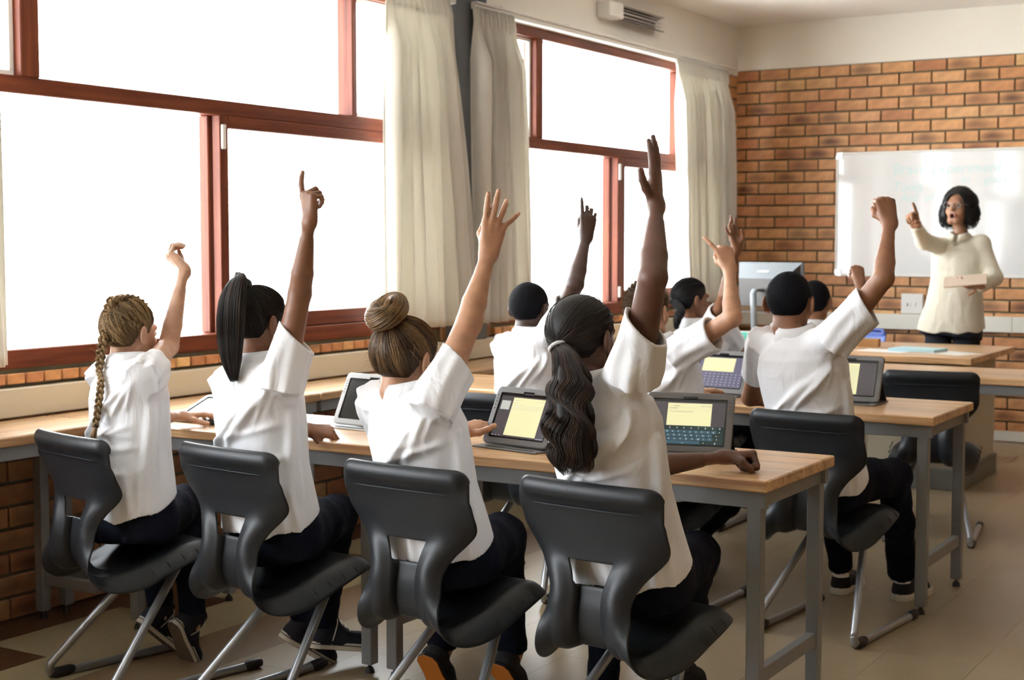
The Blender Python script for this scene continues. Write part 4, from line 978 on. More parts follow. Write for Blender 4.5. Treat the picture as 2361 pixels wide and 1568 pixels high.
for nm, loc, lb, cat in (('computer_mouse', (-2.98, 8.33, TZ), 'black and silver computer mouse beside the monitor foot', 'mouse'),):
    g = Grid((-.06, -.04, 0), (.06, .04, .05), .003); g.ell((0, 0, .005), (.052, .032, .033)); g.v = np.maximum(g.v, -(g.ax[2][None, None, :] - .001)); V, F_ = g.mesh(); o = mesh_obj(nm, V, F_, M['rubber'], smooth=True); o.location = loc; tag(o, lb, cat)
    mb = MB(); mb.tube(bez([(-.05, 0, .01), (-.10, .02, .02), (-.13, .0, .05), (-.16, .03, .09)], 6), .003, 6); mb.build('cable', M['alu'], o)
    mb = MB(); mb.box(-.02, .0, -.028, .028, .03, .034, bev=.001); mb.build('silver_band', M['alu'], o)
def simple(name, boxes, mat, loc, rz, label, cat, group=None):
    mb = MB(); [mb.box(*b, bev=.0015) for b in boxes]; o = mb.build(name, mat); o.location = loc; o.rotation_euler = (0, 0, math.radians(rz)); return tag(o, label, cat, group)
o = simple('notebook', [(-.14, .14, -.10, .10, 0, .003), (-.138, .138, -.098, .098, .003, .014), (-.14, .14, -.10, .10, .014, .017)], plain('blue_notebook_cover', (.40, .60, .66), .5), (-2.33, 8.38, TZ), -8, 'light blue notebook lying on the teacher desk', 'notebook')
simple('paper_sheet', [(-.105, .105, -.148, .148, 0, .001)], M['white'], (-2.12, 8.32, TZ), 60, 'white sheet of paper right of the blue notebook', 'paper')
simple('paper_sheet', [(-.105, .105, -.148, .148, 0, .001)], M['white'], (-2.50, 8.30, TZ), 80, 'white sheet of paper poking out left of the blue notebook', 'paper')
simple('papers', [(-.10, .10, -.14, .14, 0, .004), (-.09, .11, -.13, .13, .004, .007)], M['white'], (-3.28, 8.20, TZ), 75, 'loose papers in front of the monitor foot', 'paper')
o = simple('pen', [(-.06, .06, -.004, .004, 0, .008)], plain('blue_pen', (.03, .04, .5), .3), (-2.95, 8.50, TZ + .06), 20, 'blue pen standing in the clutter behind the mouse', 'pen')
bpy.data.objects.remove(o)
mb = MB(); mb.tube([(0, 0, 0), (0, 0, .1)], .032, 16, cap=True); o = mb.build('pen_cup', plain('blue_cup', (.04, .05, .35), .3)); o.location = (-2.93, 8.70, TZ); tag(o, 'small blue cup behind the monitor', 'cup')
simple('pencil_case', [(-.09, .09, -.035, .035, 0, .045)], plain('tan_leather', (.42, .22, .08), .6), (-2.72, 8.62, TZ), 5, 'tan pencil case right of the monitor', 'pencil case')
simple('tablet_stand', [(-.05, .05, -.006, .006, 0, .13)], M['case_d'], (-2.78, 8.42, TZ), 0, 'small dark standing tablet beside the head of the short-haired boy', 'tablet')
mb = MB(); mb.box(-.03, .03, -.028, 0, -.06, .06, bev=.004); o = mb.build('thermostat', M['trunk_w']); o.location = (-3.99, BY, 1.09); tag(o, 'small cream switch on the brick wall above the monitor', 'switch')
# ceiling lamps over the class (outside the frame)
for (x, y) in ((-2.2, 2.2), (-2.2, 5.0), (-2.2, 8.4), (.8, 2.2), (.8, 5.0), (.8, 8.4)):
    pass
# ------------------------------------------------------------------ people
def unit(v): v = np.asarray(v, float); return v / (np.linalg.norm(v) + 1e-12)
def frame(fwd, up):
    """columns: right, forward, up"""
    f = unit(fwd); r = unit(np.cross(f, up)); u = np.cross(r, f); return np.stack([r, f, u], 1)
def yaw_dir(deg, pitch=0):
    a, p = math.radians(deg), math.radians(pitch); return A(math.sin(a) * math.cos(p), math.cos(a) * math.cos(p), math.sin(p))      # 0 = towards the board, + = right

FIN = [(A(.024, .076, .000), (.037, .022, .018)), (A(.0075, .080, .002), (.041, .026, .019)), (A(-.0095, .076, .001), (.038, .024, .019)), (A(-.025, .068, -.003), (.030, .018, .017))]
POSES = {
 'open':  dict(f=[(5, 8, 6)] * 4, sp=(6, 1, -4, -9), th=[(.72, .62, -.25), (.62, .75, -.15), (.55, .83, -.05)]),
 'point': dict(f=[(-4, 14, 8), (64, 78, 35), (80, 84, 40), (90, 84, 40)], sp=(2, 0, -2, -4), th=[(.42, .62, -.7), (.05, .7, -.8), (-.25, .75, -.7)]),
 'fist':  dict(f=[(78, 92, 50), (80, 94, 50), (82, 94, 50), (84, 92, 50)], sp=(1, 0, -1, -2), th=[(.55, .62, -.55), (-.1, .75, -.65), (-.7, .45, -.5)]),
 'curl':  dict(f=[(50, 55, 30), (55, 60, 30), (58, 60, 30), (60, 60, 30)], sp=(3, 0, -2, -5), th=[(.5, .7, -.5), (.15, .85, -.5), (0, .9, -.4)]),
 'droop': dict(f=[(35, 45, 25), (45, 50, 25), (50, 50, 30), (50, 50, 30)], sp=(4, 0, -3, -6), th=[(.5, .7, -.5), (.2, .85, -.5), (.05, .9, -.35)]),
 'three': dict(f=[(2, 8, 6), (3, 8, 6), (12, 28, 20), (16, 14, 8)], sp=(4, -3, -14, -42), th=[(.35, .7, -.6), (-.2, .8, -.6), (-.5, .75, -.4)]),
 'straight': dict(f=[(2, 4, 3), (0, 4, 3), (0, 5, 4), (3, 6, 5)], sp=(4, 1, -1, -7), th=[(.85, .5, -.1), (.75, .65, -.05), (.45, .9, 0)]),
 'pinky': dict(f=[(75, 85, 40), (62, 75, 40), (62, 75, 40), (4, 8, 5)], sp=(1, 0, -3, -22), th=[(.5, .62, -.6), (.0, .85, -.6), (-.4, .8, -.5)]),
 'index': dict(f=[(5, 12, 6), (30, 55, 30), (34, 58, 30), (38, 58, 30)], sp=(7, 1, -3, -8), th=[(.4, .65, -.6), (.05, .8, -.6), (-.3, .8, -.5)]),
 'gun': dict(f=[(6, 8, 5), (70, 85, 40), (72, 85, 40), (74, 85, 40)], sp=(24, 0, -2, -4), th=[(.4, .65, -.6), (.0, .8, -.6), (-.4, .8, -.5)]),
 'hold':  dict(f=[(20, 18, 12), (20, 20, 12), (22, 20, 12), (24, 22, 14)], sp=(5, 1, -4, -8), th=[(.75, .55, .3), (.5, .7, .5), (.3, .8, .5)]),
 'flatdown': dict(f=[(12, 30, 15), (12, 32, 15), (14, 32, 18), (18, 30, 18)], sp=(6, 1, -5, -11), th=[(.75, .6, -.3), (.65, .7, -.25), (.55, .8, -.2)]),
}
def hand(G, W, fd, back, side, pose, s=1.0, nails=None):
    """W wrist, fd finger direction, back = direction of the back of the hand, side = +1 if the thumb lies at cross(fd, back)"""
    fd = unit(fd); z = unit(back - fd * (fd @ np.asarray(back))); x = np.cross(fd, z) * side
    T = lambda p: W + (x * p[0] + fd * p[1] + z * p[2]) * s
    D = lambda d: x * d[0] + fd * d[1] + z * d[2]
    P = POSES[pose]; n = z
    # palm in a private grid
    lo = np.minimum(W, T((0, .15, 0))) - .10 * s; hi = np.maximum(W, T((0, .15, 0))) + .10 * s
    palm = Grid(lo, hi, G.h)
    for K, _ in FIN: palm.cap(T((K[0] * .55, .0, -.001)), T(K), .0115 * s, .0098 * s, .010 * s)
    palm.cap(T((.010, .012, -.006)), T((.017, .045, -.010)), .0125 * s, .0105 * s, .012 * s)
    palm.cap(T((-.014, .012, -.006)), T((-.021, .050, -.008)), .0125 * s, .0105 * s, .012 * s)
    palm.cap(T((-.008, -.012, 0)), T((.008, -.012, 0)), .0165 * s, .0165 * s, .014 * s)
    res = palm.v.copy()
    for i, (K, Ls) in enumerate(FIN):
        g = Grid(lo, hi, G.h); sp = math.radians(P['sp'][i]); f0 = A(math.sin(sp), math.cos(sp), 0); p = K.copy(); a = 0; r0 = (.0085, .0085, .0080, .0070)[i]
        pts = [T(p)]; rs = [r0 * s * 1.04]
        for j in range(3):
            a += math.radians(P['f'][i][j]); d = f0 * math.cos(a) + A(0, 0, -1) * math.sin(a); p = p + d * Ls[j]; pts.append(T(p)); rs.append(s * r0 * (1.0, .88, .74)[j])
        if nails is not None: nd_ = A(0, 0, 1) * math.cos(a) + f0 * math.sin(a); nails.append((T(p - d * .004), D(nd_), .0062 * s))
        g.chain(pts, rs, .0025 * s); res = np.minimum(res, smin(palm.v, g.v, .0075 * s))
    g = Grid(lo, hi, G.h); p = A(.016, .014, -.006); pts = [T(p)]; rs = [.0125 * s]
    for d, L, r in zip(P['th'], (.036, .029, .023), (.0115, .0095, .0080)): p = p + unit(d) * L; pts.append(T(p)); rs.append(r * s)
    if nails is not None: nails.append((T(p), D(unit((.2, 0, 1)))if pose in ('open', 'three', 'straight', 'flatdown') else D(unit((.9, .2, .3))), .0070 * s))
    g.chain(pts, rs, .004 * s); res = np.minimum(res, smin(palm.v, g.v, .011 * s))
    hg = Grid(lo, hi, G.h); hg.v = res
    # resample into G (same spacing, integer shift was forced by snapping)
    off = np.round((hg.lo - G.lo) / G.h).astype(int)
    return hg, off
def arm_mesh(S, E, Wr, fd, back, side, pose, s=1.0, h=.0029, r=None, nails=None):
    """shoulder, elbow, wrist -> one closed surface with hand"""
    ru, re, rf, rw = [q * s for q in (r or (.0385, .0345, .0340, .0192))]
    pts = [S, E, Wr, Wr + unit(fd) * .16 * s]; lo = np.min(pts, 0) - .09; hi = np.max(pts, 0) + .09
    # coarse part: upper arm; fine part: forearm and hand
    G = Grid(lo, hi, h)
    ua = unit(E - S); fa = unit(Wr - E)
    G.cap(S, S + (E - S) * .4, ru * 1.04, ru, .004); G.cap(S + (E - S) * .4, E, ru, re, .004)
    G.cap(E, E + (Wr - E) * .28, re, rf, .004); G.cap(E + (Wr - E) * .28, E + (Wr - E) * .72, rf, rw * 1.15, .004)
    z = unit(np.asarray(back, float) - unit(fd) * (unit(fd) @ np.asarray(back, float))); x = np.cross(unit(fd), z)
    zz = unit(z - fa * (fa @ z)) 
    G.cap(E + (Wr - E) * .72, Wr, rw * 1.15, rw * 1.12, .006, flat=(zz, .82))
    out = unit(S * 0 + (E - (S + Wr) / 2)); G.ell(E + out * re * .22, (re * .80,) * 3, .02)     # point of the elbow
    hi2 = lambda v: np.floor((v - G.lo) / h) * h + G.lo
    # snap the hand grid to this one
    lo_h = np.minimum(Wr, Wr + unit(fd) * .15 * s) - .10 * s
    global _snap; _snap = G
    hg, _ = hand_snapped(G, Wr, fd, back, side, pose, s, nails)
    a = np.round((hg.lo - G.lo) / h).astype(int); a0 = np.maximum(a, 0); b0 = np.minimum(a + hg.n, G.n)
    sl = tuple(slice(a0[i], b0[i]) for i in range(3)); sh = tuple(slice(a0[i] - a[i], b0[i] - a[i]) for i in range(3))
    G.v[sl] = smin(G.v[sl], hg.v[sh], .016 * s)
    return G.mesh()
def hand_snapped(G, *a):
    global Grid
    base = Grid
    class SG(base):
        def __init__(s, lo, hi, h):
            k = np.floor((np.asarray(lo) - G.lo) / h); k = np.maximum(k, 0); hi = np.minimum(hi, G.lo + (G.n - 1) * h)
            base.__init__(s, G.lo + k * h, hi, h)
    Grid = SG
    try: return hand(G, *a)
    finally: Grid = base

def head_mesh(s, neck_l, h=.0042, mouth=0.0, fem=False):
    """head in its own frame: x right, y forward, z up; neck_l = base of the neck in that frame (unscaled units)"""
    G = Grid((-.105, -.125, -.20), (.105, .135, .125), h)
    G.ell((0, -.014, .024), (.0735, .092, .084)); G.ell((0, .026, -.030), (.0555, .062, .076), .03); G.cap((-.018, .060, -.088), (.018, .060, -.088), .019, .019, .02)
    G.cap((-.045, .0, -.060), (-.022, .05, -.085), .018, .018, .02); G.cap((.045, .0, -.060), (.022, .05, -.085), .018, .018, .02)
    G.cap((-.030, .078, .021), (.030, .078, .021), .011, .011, .014)
    for q in (-1, 1):
        G.ell((q * .034, .058, -.030), (.020, .020, .018), .02); G.ell((q * .031, .094, .000), (.016, .014, .011), .010, 's')
    G.cap((0, .088, .008), (0, .104, -.026), .0065, .0095, .010)
    for q in (-1, 1): G.ell((q * .0105, .097, -.029), (.007, .008, .006), .005)
    G.cap((-.018, .084, -.055), (.018, .084, -.055), .0055, .0055, .006); G.cap((-.015, .083, -.067), (.015, .083, -.067), .0065, .0065, .006)
    G.cap((-.019, .092, -.0605), (.019, .092, -.0605), .0022, .0022, .002, 's')
    if mouth: G.ell((0, .094, -.063), (.013, .022, mouth), .004, 's')
    for q in (-1, 1):
        R_ = frame((q * -.45, 1, 0), (0, 0, 1)); c = A(q * .083, -.008, -.004)
        G.ell(c + A(q * .004, -.004, 0), (.0085, .020, .032), .006, R=R_); G.ell(c + A(q * .012, .003, .003), (.006, .011, .019), .005, 's', R=R_)
        G.cap(c + A(0, .004, -.022), c + A(-q * .002, .008, -.030), .006, .005, .005)
    nb = np.asarray(neck_l) / s; r = .043 if fem else .047
    G.chain([(0, -.022, -.045), (0, -.028, -.085), tuple(nb * .55 + A(0, -.025, -.085) * .45), tuple(nb)], [.048, r, r * .98, r * .96], .012)
    V, F_ = G.mesh(); return V * s, F_

def cap_hair(s, off, hair_line, h=.0042, lump=0, seed=0, side_grow=0.0):
    """scalp hair as a shell outside the skull"""
    G = Grid((-.115, -.135, -.135), (.115, .115, .135), h); G.ell((0, -.015, .026), (.0735 + off, .092 + off, .084 + off))
    if side_grow: G.ell((0, -.03, -.03), (.070 + off, .060 + off, .07), .02)
    X, Y, Z = G.ax[0][:, None, None], G.ax[1][None, :, None], G.ax[2][None, None, :]
    zb = np.interp(Y, [p[0] for p in hair_line], [p[1] for p in hair_line])
    v = G.v
    if lump: v = v + lump * noise3((X * 90, Y * 90, Z * 90), seed, 2)
    # keep clear of the ears
    for q in (-1, 1): v = np.maximum(v, -dell(X, Y, Z, A(q * .082, -.006, -.004), (.020, .021, .031)) )
    G.v = np.maximum(v, (zb - Z) * .75).astype(np.float32)
    V, F_ = G.mesh(); return V * s, F_
HL_BOY = [(-.2, -.070), (-.06, -.068), (-.035, -.055), (-.022, -.012), (.010, -.008), (.026, -.006), (.034, .022), (.060, .040), (.078, .072), (.12, .10)]
HL_GIRL = [(-.2, -.078), (-.055, -.074), (-.034, -.050), (-.022, -.002), (.010, .002), (.024, .002), (.034, .024), (.056, .040), (.074, .074), (.12, .10)]
def skull(d, off): # point on the scalp ellipsoid in direction d
    c = A(0, -.015, .026); r = A(.0735, .092, .084) + off; d = d / np.linalg.norm(d, axis=-1, keepdims=True); t = 1 / np.sqrt(((d / r) ** 2).sum(-1, keepdims=True)); return c + d * t
def scalp_strands(s, tie, n, off=.010, seed=1, mids=None, m=14, jitter=.002, line=HL_GIRL, r0=.0011):
    """strands combed from the hairline over the skull to the tie point(s)"""
    r = np.random.default_rng(seed); c = A(0, -.015, .026); out = []
    tie = np.atleast_2d(tie); k = 0
    th = r.uniform(-math.pi, math.pi, n)       # azimuth, 0 = front
    ys = np.cos(th) * .098; xs = np.sin(th) * .078
    zb = np.interp(ys, [p[0] for p in line], [p[1] for p in line]) + .004
    st = np.stack([xs, ys - .0, np.clip(zb, -.075, .075)], 1) - c
    mix = (r.uniform(0, 1, n) ** 1.4)[:, None]; tgt = tie[r.integers(0, len(tie), n)] if len(tie) == 1 else tie[np.clip(((np.cos(th) * -.5 + .5) * len(tie)).astype(int) + r.integers(-1, 2, n), 0, len(tie) - 1)]
    td = tgt - c; a = st / np.linalg.norm(st, axis=1, keepdims=True); b = td / np.linalg.norm(td, axis=1, keepdims=True)
    a = a * (1 - mix * .75) + b * mix * .75; a /= np.linalg.norm(a, axis=1, keepdims=True)
    t = np.linspace(0, 1, m)[None, :, None]; om = np.arccos(np.clip((a * b).sum(1), -1, .9999))[:, None, None]
    d = (np.sin((1 - t) * om) * a[:, None] + np.sin(t * om) * b[:, None]) / np.sin(om)
    wob = r.normal(size=(n, 1, 3)) * .05 * np.sin(t * math.pi); d = d + wob
    o_ = off + r.uniform(0, jitter, (n, 1, 1)) - .003 * (t < .04)
    P = skull(d, 0) ; nrm = (P - c) / np.linalg.norm(P - c, axis=-1, keepdims=True); P = P + nrm * o_
    rad = np.full((n, m), r0) * r.uniform(.6, 1.3, (n, 1)) * np.interp(np.linspace(0, 1, m), [0, .1, .9, 1], [.3, 1, 1, .6])
    tv = .42 + .22 * np.sin(th * 9 + mix[:, 0] * 2) + .14 * np.sin(th * 23) + r.uniform(-.14, .14, n); V, F_ = strands(P * s, rad * s); return V, F_, np.repeat(tv, m * 3)
def tail_strands(path, n, rad, seed=1, spread=None, wave=0, wl=.09, m=26, r0=.0012, taper=.25, lenvar=.15, flat=(1, 1)):
    """a bundle of strands following path (world or head frame), rad(t) bundle radius"""
    r = np.random.default_rng(seed); P = np.array(bez(path, 10)); L = np.concatenate([[0], np.cumsum(np.linalg.norm(np.diff(P, axis=0), axis=1))]); tot = L[-1]; L /= tot
    tt = np.linspace(0, 1, m); out = np.zeros((n, m, 3))
    q = r.uniform(0, 1, n) ** .5; ang = r.uniform(0, 2 * math.pi, n); ln = 1 - lenvar * r.uniform(0, 1, n) ** 1.5
    T_ = np.gradient(P, axis=0); T_ /= np.linalg.norm(T_, axis=1, keepdims=True); up = A(.0, 1, .15); a_ = np.cross(T_, up); a_ /= np.linalg.norm(a_, axis=1, keepdims=True); b_ = np.cross(T_, a_)
    for i in range(m):
        t = tt[i] * ln
        p = np.stack([np.interp(t, L, P[:, k]) for k in range(3)], 1); a = np.stack([np.interp(t, L, a_[:, k]) for k in range(3)], 1); b = np.stack([np.interp(t, L, b_[:, k]) for k in range(3)], 1)
        R = np.interp(t, np.linspace(0, 1, len(rad)), rad)
        an = ang + (.25 if wave else 0) * np.sin(t * tot / wl * 3 + ang * 2)
        w1 = wave * np.sin(t * tot / wl * 6.28 + ang * 1.5 + q * 3) * np.clip(t * 3, 0, 1); w2 = wave * np.cos(t * tot / wl * 5.1 + ang * 2.3) * np.clip(t * 3, 0, 1)
        out[:, i] = p + a * ((np.cos(an) * q * R * flat[0] + w1)[:, None]) + b * ((np.sin(an) * q * R * flat[1] + w2)[:, None])
    tv = .45 + .3 * np.sin(ang * 7 + q * 5) * q + r.uniform(-.2, .2, n)
    rr = r0 * r.uniform(.6, 1.4, (n, 1)) * np.interp(tt, [0, .05, .8, 1], [1, 1, .8, .15])[None]
    V, F_ = strands(out, rr); return V, F_, np.repeat(tv, m * 3)
def wisps(P0, n, L, seed, r0=.00035, drift=(0, 0, -.3), spread=1.0):
    """loose flyaway hairs from points P0"""
    r = np.random.default_rng(seed); m = 9; b = P0[r.integers(0, len(P0), n)]; c = P0.mean(0); d = (b - c) * 6 + r.normal(size=(n, 3)) * .5 * spread; d /= np.linalg.norm(d, axis=1, keepdims=True)
    ln = r.uniform(.3, 1, n) * L; cv = r.normal(size=(n, 3)) * .8 + np.array(drift); t = np.linspace(0, 1, m)
    P = b[:, None] + d[:, None] * (ln[:, None] * t)[..., None] + cv[:, None] * ((ln[:, None] * t ** 2) * .6)[..., None]
    V, F_ = strands(P, np.full((n, m), r0)); return V, F_, np.full(len(V), .9)
def glue(parts):
    Vs, Fs, Ts, b = [], [], [], 0
    for V, F_, T in parts: Vs.append(V); Fs.append(F_ + b); Ts.append(T if T is not None else np.full(len(V), .25)); b += len(V)
    return np.concatenate(Vs), np.concatenate(Fs), np.concatenate(Ts)

def torso_field(G, pel, neck, right, prof, folds=(), bow=0.0, k=0.0, expo=2.3, noise=.0, seed=0):
    """lofted trunk from pelvis point to neck base; prof rows: t, half width, half depth, forward offset"""
    up = unit(neck - pel); L = np.linalg.norm(neck - pel); rt = unit(right - up * (right @ up)); fw = np.cross(up, rt)
    prof = np.array(prof)
    sl, (X, Y, Z) = G.block(G.lo, G.lo + G.h * G.n)
    px, py, pz = X - pel[0], Y - pel[1], Z - pel[2]
    t = (px * up[0] + py * up[1] + pz * up[2]) / L; x = px * rt[0] + py * rt[1] + pz * rt[2]; y = px * fw[0] + py * fw[1] + pz * fw[2]
    y = y - np.interp(t, prof[:, 0], prof[:, 3]) + bow * np.clip(t, 0, 1) * np.clip(1 - t, 0, 1) * 4
    w = np.interp(t, prof[:, 0], prof[:, 1]); d = np.interp(t, prof[:, 0], prof[:, 2])
    rr = (np.abs(x / w) ** expo + np.abs(y / d) ** expo) ** (1 / expo); base = (rr - 1) * np.minimum(w, d) * .92
    m = np.abs(base) < .045
    th = np.arctan2(x[m] / w[m], -y[m] / d[m])      # 0 = middle of the back, + = right side
    z = t[m] * L; u = th * .13; disp = np.zeros(m.sum())
    for (u0, z0, u1, z1, amp, wid) in folds:
        ax, az = u1 - u0, z1 - z0; l2 = ax * ax + az * az + 1e-9; tt = np.clip(((u - u0) * ax + (z - z0) * az) / l2, 0, 1)
        dist = np.hypot(u - u0 - tt * ax, z - z0 - tt * az); disp += amp * np.exp(-(dist / wid) ** 2) * np.sin(np.clip(tt * .9 + .08, 0, 1) * math.pi) ** .6
    if noise: disp += noise * noise3((X + 0 * Y + 0 * Z, Y + 0 * X + 0 * Z, Z + 0 * X + 0 * Y), seed, 1)[m] * 0 + noise * noise3((u * 38, z * 22, th), seed, 2)
    b = base; b[m] -= disp
    # close the ends
    b = np.maximum(b, (prof[0, 0] - t) * L); b = np.maximum(b, (t - prof[-1, 0]) * L)
    G.v[sl] = smin(G.v[sl], b.astype(np.float32), k); return up, rt, fw, L
def sleeve_field(G, S, E, length, r0, r1, armr, droop=.0, seed=0, nf=8, amp=.004, tilt=None):
    """short sleeve around the upper arm; open at the hem"""
    a = unit(E - S); dn = A(0, 0, -1) - a * (-a[2]); dn = dn if np.linalg.norm(dn) > .2 else A(1, 0, 0) * 0 + np.cross(a, A(0, 1, 0)); dn = unit(dn); sd = np.cross(a, dn)
    tv = unit(a if tilt is None else a + np.asarray(tilt)); r = np.random.default_rng(seed); ph = r.uniform(0, 6.28, 4)
    m_ = r0 + .03; lo = np.minimum(S - a * .05, S + a * (length + .03)) - m_; hi = np.maximum(S - a * .05, S + a * (length + .03)) + m_
    sl, (X, Y, Z) = G.block(lo, hi)
    if sl is None: return
    px, py, pz = X - S[0], Y - S[1], Z - S[2]; t = px * a[0] + py * a[1] + pz * a[2]; q = np.clip(t / length, -.4, 1.1)
    ex = px * dn[0] + py * dn[1] + pz * dn[2] - droop * np.clip(q, 0, 1) ** 1.3; ey = px * sd[0] + py * sd[1] + pz * sd[2]
    th = np.arctan2(ey, ex); rad = np.hypot(ex, ey); R = r0 + (r1 - r0) * np.clip(q, 0, 1)
    fo = amp * (np.sin(nf * th + ph[0] + q * 1.5) * .6 + np.sin((nf - 3) * th + ph[1] - q * 2) * .5) * np.clip(1 - q * .75, .15, 1)
    hem = .0014 * ((t > length - .022) & (t < length - .0205 + .03))
    outer = np.maximum(rad - R - fo - hem, np.maximum(-t - .05, (px * tv[0] + py * tv[1] + pz * tv[2]) - length * (a @ tv)))
    G.v[sl] = smin(G.v[sl], (outer * .9).astype(np.float32), .022)
    inner = np.maximum(rad - (R + fo * .7 - .0095), -(t - length * .30))
    G.v[sl] = np.maximum(G.v[sl], -(inner * .9)).astype(np.float32)

PROF_SHIRT = [(-.17, .158, .128, .0), (0, .160, .126, .0), (.2, .150, .118, .0), (.4, .142, .110, .0), (.6, .150, .108, .0), (.78, .156, .104, .0), (.88, .142, .094, .0), (.95, .100, .076, .0), (1.0, .060, .060, .005), (1.03, .050, .052, .008)]
def person(name_pos, sk, hair_fn, pel, neck, rt, head_c, face_dir, face_up, s, arms, legs, label, group, girl=True, mouth=0, folds=(), bow=.0, prof=None, shirt='shirt', hem_z=None, denim='denim', shoe_fn=None, torso_scale=1.0, eyes=True, collar=True, shirt_name='polo_shirt', noise=.0016, neck_r=.056, collar_h=.036, shirt_h=.0045, hem_slope=.30, vneck=0, head_mouth_mat=False, seed=0):
    off = A(*name_pos)
    skin = sk
    nails = []; parts = []; V3 = []
    # --- body (skin): trunk and legs under the clothes, head, both arms: one mesh
    prof = np.array(prof if prof is not None else PROF_SHIRT) * A(1, torso_scale, torso_scale, 1)
    inner = prof.copy(); inner[:, 1] -= .020; inner[:, 2] -= .018; inner = inner[(inner[:, 0] >= -.1) & (inner[:, 0] <= .92)]
    pts = [pel, neck] + [p for l in legs for p in l[:3]]; lo = np.min(pts, 0) - .18; hi = np.max(pts, 0) + .18
    G = Grid(lo, hi, .014); torso_field(G, pel, neck, rt, inner, bow=bow)
    for l in legs: G.chain([l[0], l[1], l[2]], [.062 * s, .046 * s, .034 * s], .03); G.cap(l[2], l[2] + unit(l[2] - l[1]) * .035, .03 * s, .026 * s, .02)
    for a_ in arms: G.cap(neck * .3 + a_['S'] * .7 - A(0, 0, .02), a_['S'] - A(0, 0, .006), .034 * s, .032 * s, .03)
    V, F_ = G.mesh(); parts.append((V, F_)); nbody = len(F_)
    Rh = frame(face_dir, face_up); nl = Rh.T @ (neck + A(0, 0, -.035) - head_c)
    V, F_ = head_mesh(s, nl, mouth=mouth, fem=girl); hv = V @ Rh.T + head_c; parts.append((hv, F_)); hf = len(F_)
    for a_ in arms:
        sg = Grid((0, 0, 0), (1, 1, 1), .5)
        V, F_ = arm_mesh(a_['S'], a_['E'], a_['W'], a_['fd'], a_['back'], a_['side'], a_['pose'], s * a_.get('hs', 1), r=a_.get('r'), nails=nails, h=a_.get('h', .0030)); parts.append((V, F_))
    V, F_ = join(parts); V = V - off
    # finger nails and lips take their own colour
    cen = V[F_].mean(1) + off; fm = np.zeros(len(F_), dtype=int)
    fn = np.cross(V[F_[:, 2]] - V[F_[:, 0]], V[F_[:, 3]] - V[F_[:, 1]]); fn /= np.linalg.norm(fn, axis=1, keepdims=True) + 1e-12
    for c, n_, r_ in nails: m = (np.linalg.norm(cen - c, axis=1) < r_ * 1.15) & (fn @ n_ > .55); fm[m] = 1
    hl = ((cen - head_c) @ Rh) / s; i0, i1 = nbody, nbody + hf; inh = np.zeros(len(F_), bool); inh[i0:i1] = True
    lm = inh & (hl[:, 1] > .076) & (np.abs(hl[:, 0]) < .023) & (np.abs(hl[:, 2] + .061) < .0105 + mouth * .3); fm[lm] = 2
    if mouth: mm = inh & (hl[:, 1] > .055) & (hl[:, 1] < .086) & (np.abs(hl[:, 0]) < .012) & (np.abs(hl[:, 2] + .063) < mouth); fm[mm] = 3
    nailm = plain('nail_' + skin.name, tuple(min(1, v * 1.25 + .04) for v in SKC[skin.name]), .3); lipm = plain('lip_' + skin.name, tuple(v * k_ for v, k_ in zip(SKC[skin.name], (.85, .5, .5))), .42)
    body = mesh_obj('person', V, F_, smooth=True, mats=[skin, nailm, lipm, M['mouth']], fmat=fm); body.location = off; tag(body, label, 'person', group)
    def child(name, V, F_, mat, attr=None, par=None, smooth=True):
        o = mesh_obj(name, V - off, F_, mat, smooth=smooth, attr=attr); o.parent = par or body; return o
    # --- shirt
    ext = [a_['S'] + unit(a_['E'] - a_['S']) * a_.get('sl', .13) for a_ in arms] + [q for a_ in arms if 'long' in a_ for q in (a_['E'], a_['W'])]
    lo = np.min([pel, neck] + ext, 0) - .20; hi = np.max([pel, neck] + ext, 0) + .19; lo[2] = max(lo[2], pel[2] - .14)
    G = Grid(lo, hi, shirt_h)
    up, rt2, fw, L = torso_field(G, pel, neck, rt, prof, folds=folds, bow=bow, noise=noise, seed=seed)
    for a_ in arms:
        S = a_['S']; n0 = neck - up * .045 + unit(S - neck) * .035; G.cap(n0, S - unit(a_['E'] - S) * .0, .045, a_.get('sr0', .060) * .92, .035)
    for a_ in arms:
        if 'long' in a_: q = a_['long']; G.chain([a_['S'], a_['E'], a_['E'] + (a_['W'] - a_['E']) * .93], q, .03)
    for i, a_ in enumerate([q for q in arms if 'long' not in q]): sleeve_field(G, a_['S'], a_['E'], a_.get('sl', .13), a_.get('sr0', .060), a_.get('sr1', .056), .04, droop=a_.get('droop', .012), seed=seed + i, tilt=a_.get('tilt'), amp=a_.get('famp', .0065))
    G.cap(neck + up * .036, neck + up * .12, neck_r, neck_r, .006, 's')
    if vneck: G.cap(neck - up * vneck + fw * .075, neck + up * .06 + fw * .10, .008, .045, .01, 's')
    hz = pel[2] - .075 if hem_z is None else hem_z; Zg = G.ax[2][None, None, :]; fX, fY = G.ax[0][:, None, None] - pel[0], G.ax[1][None, :, None] - pel[1]; fl = unit(A(fw[0], fw[1], 0)); G.v = np.maximum(G.v, (hz - Zg) + hem_slope * np.clip(fX * fl[0] + fY * fl[1], -.12, .2) + .006 * np.sin(fX * 40 + fY * 31) + 0 * G.v)
    V, F_ = G.mesh(); V = relax(V, F_, 1, .4); shirt_o = child(shirt_name, V, F_, M[shirt])
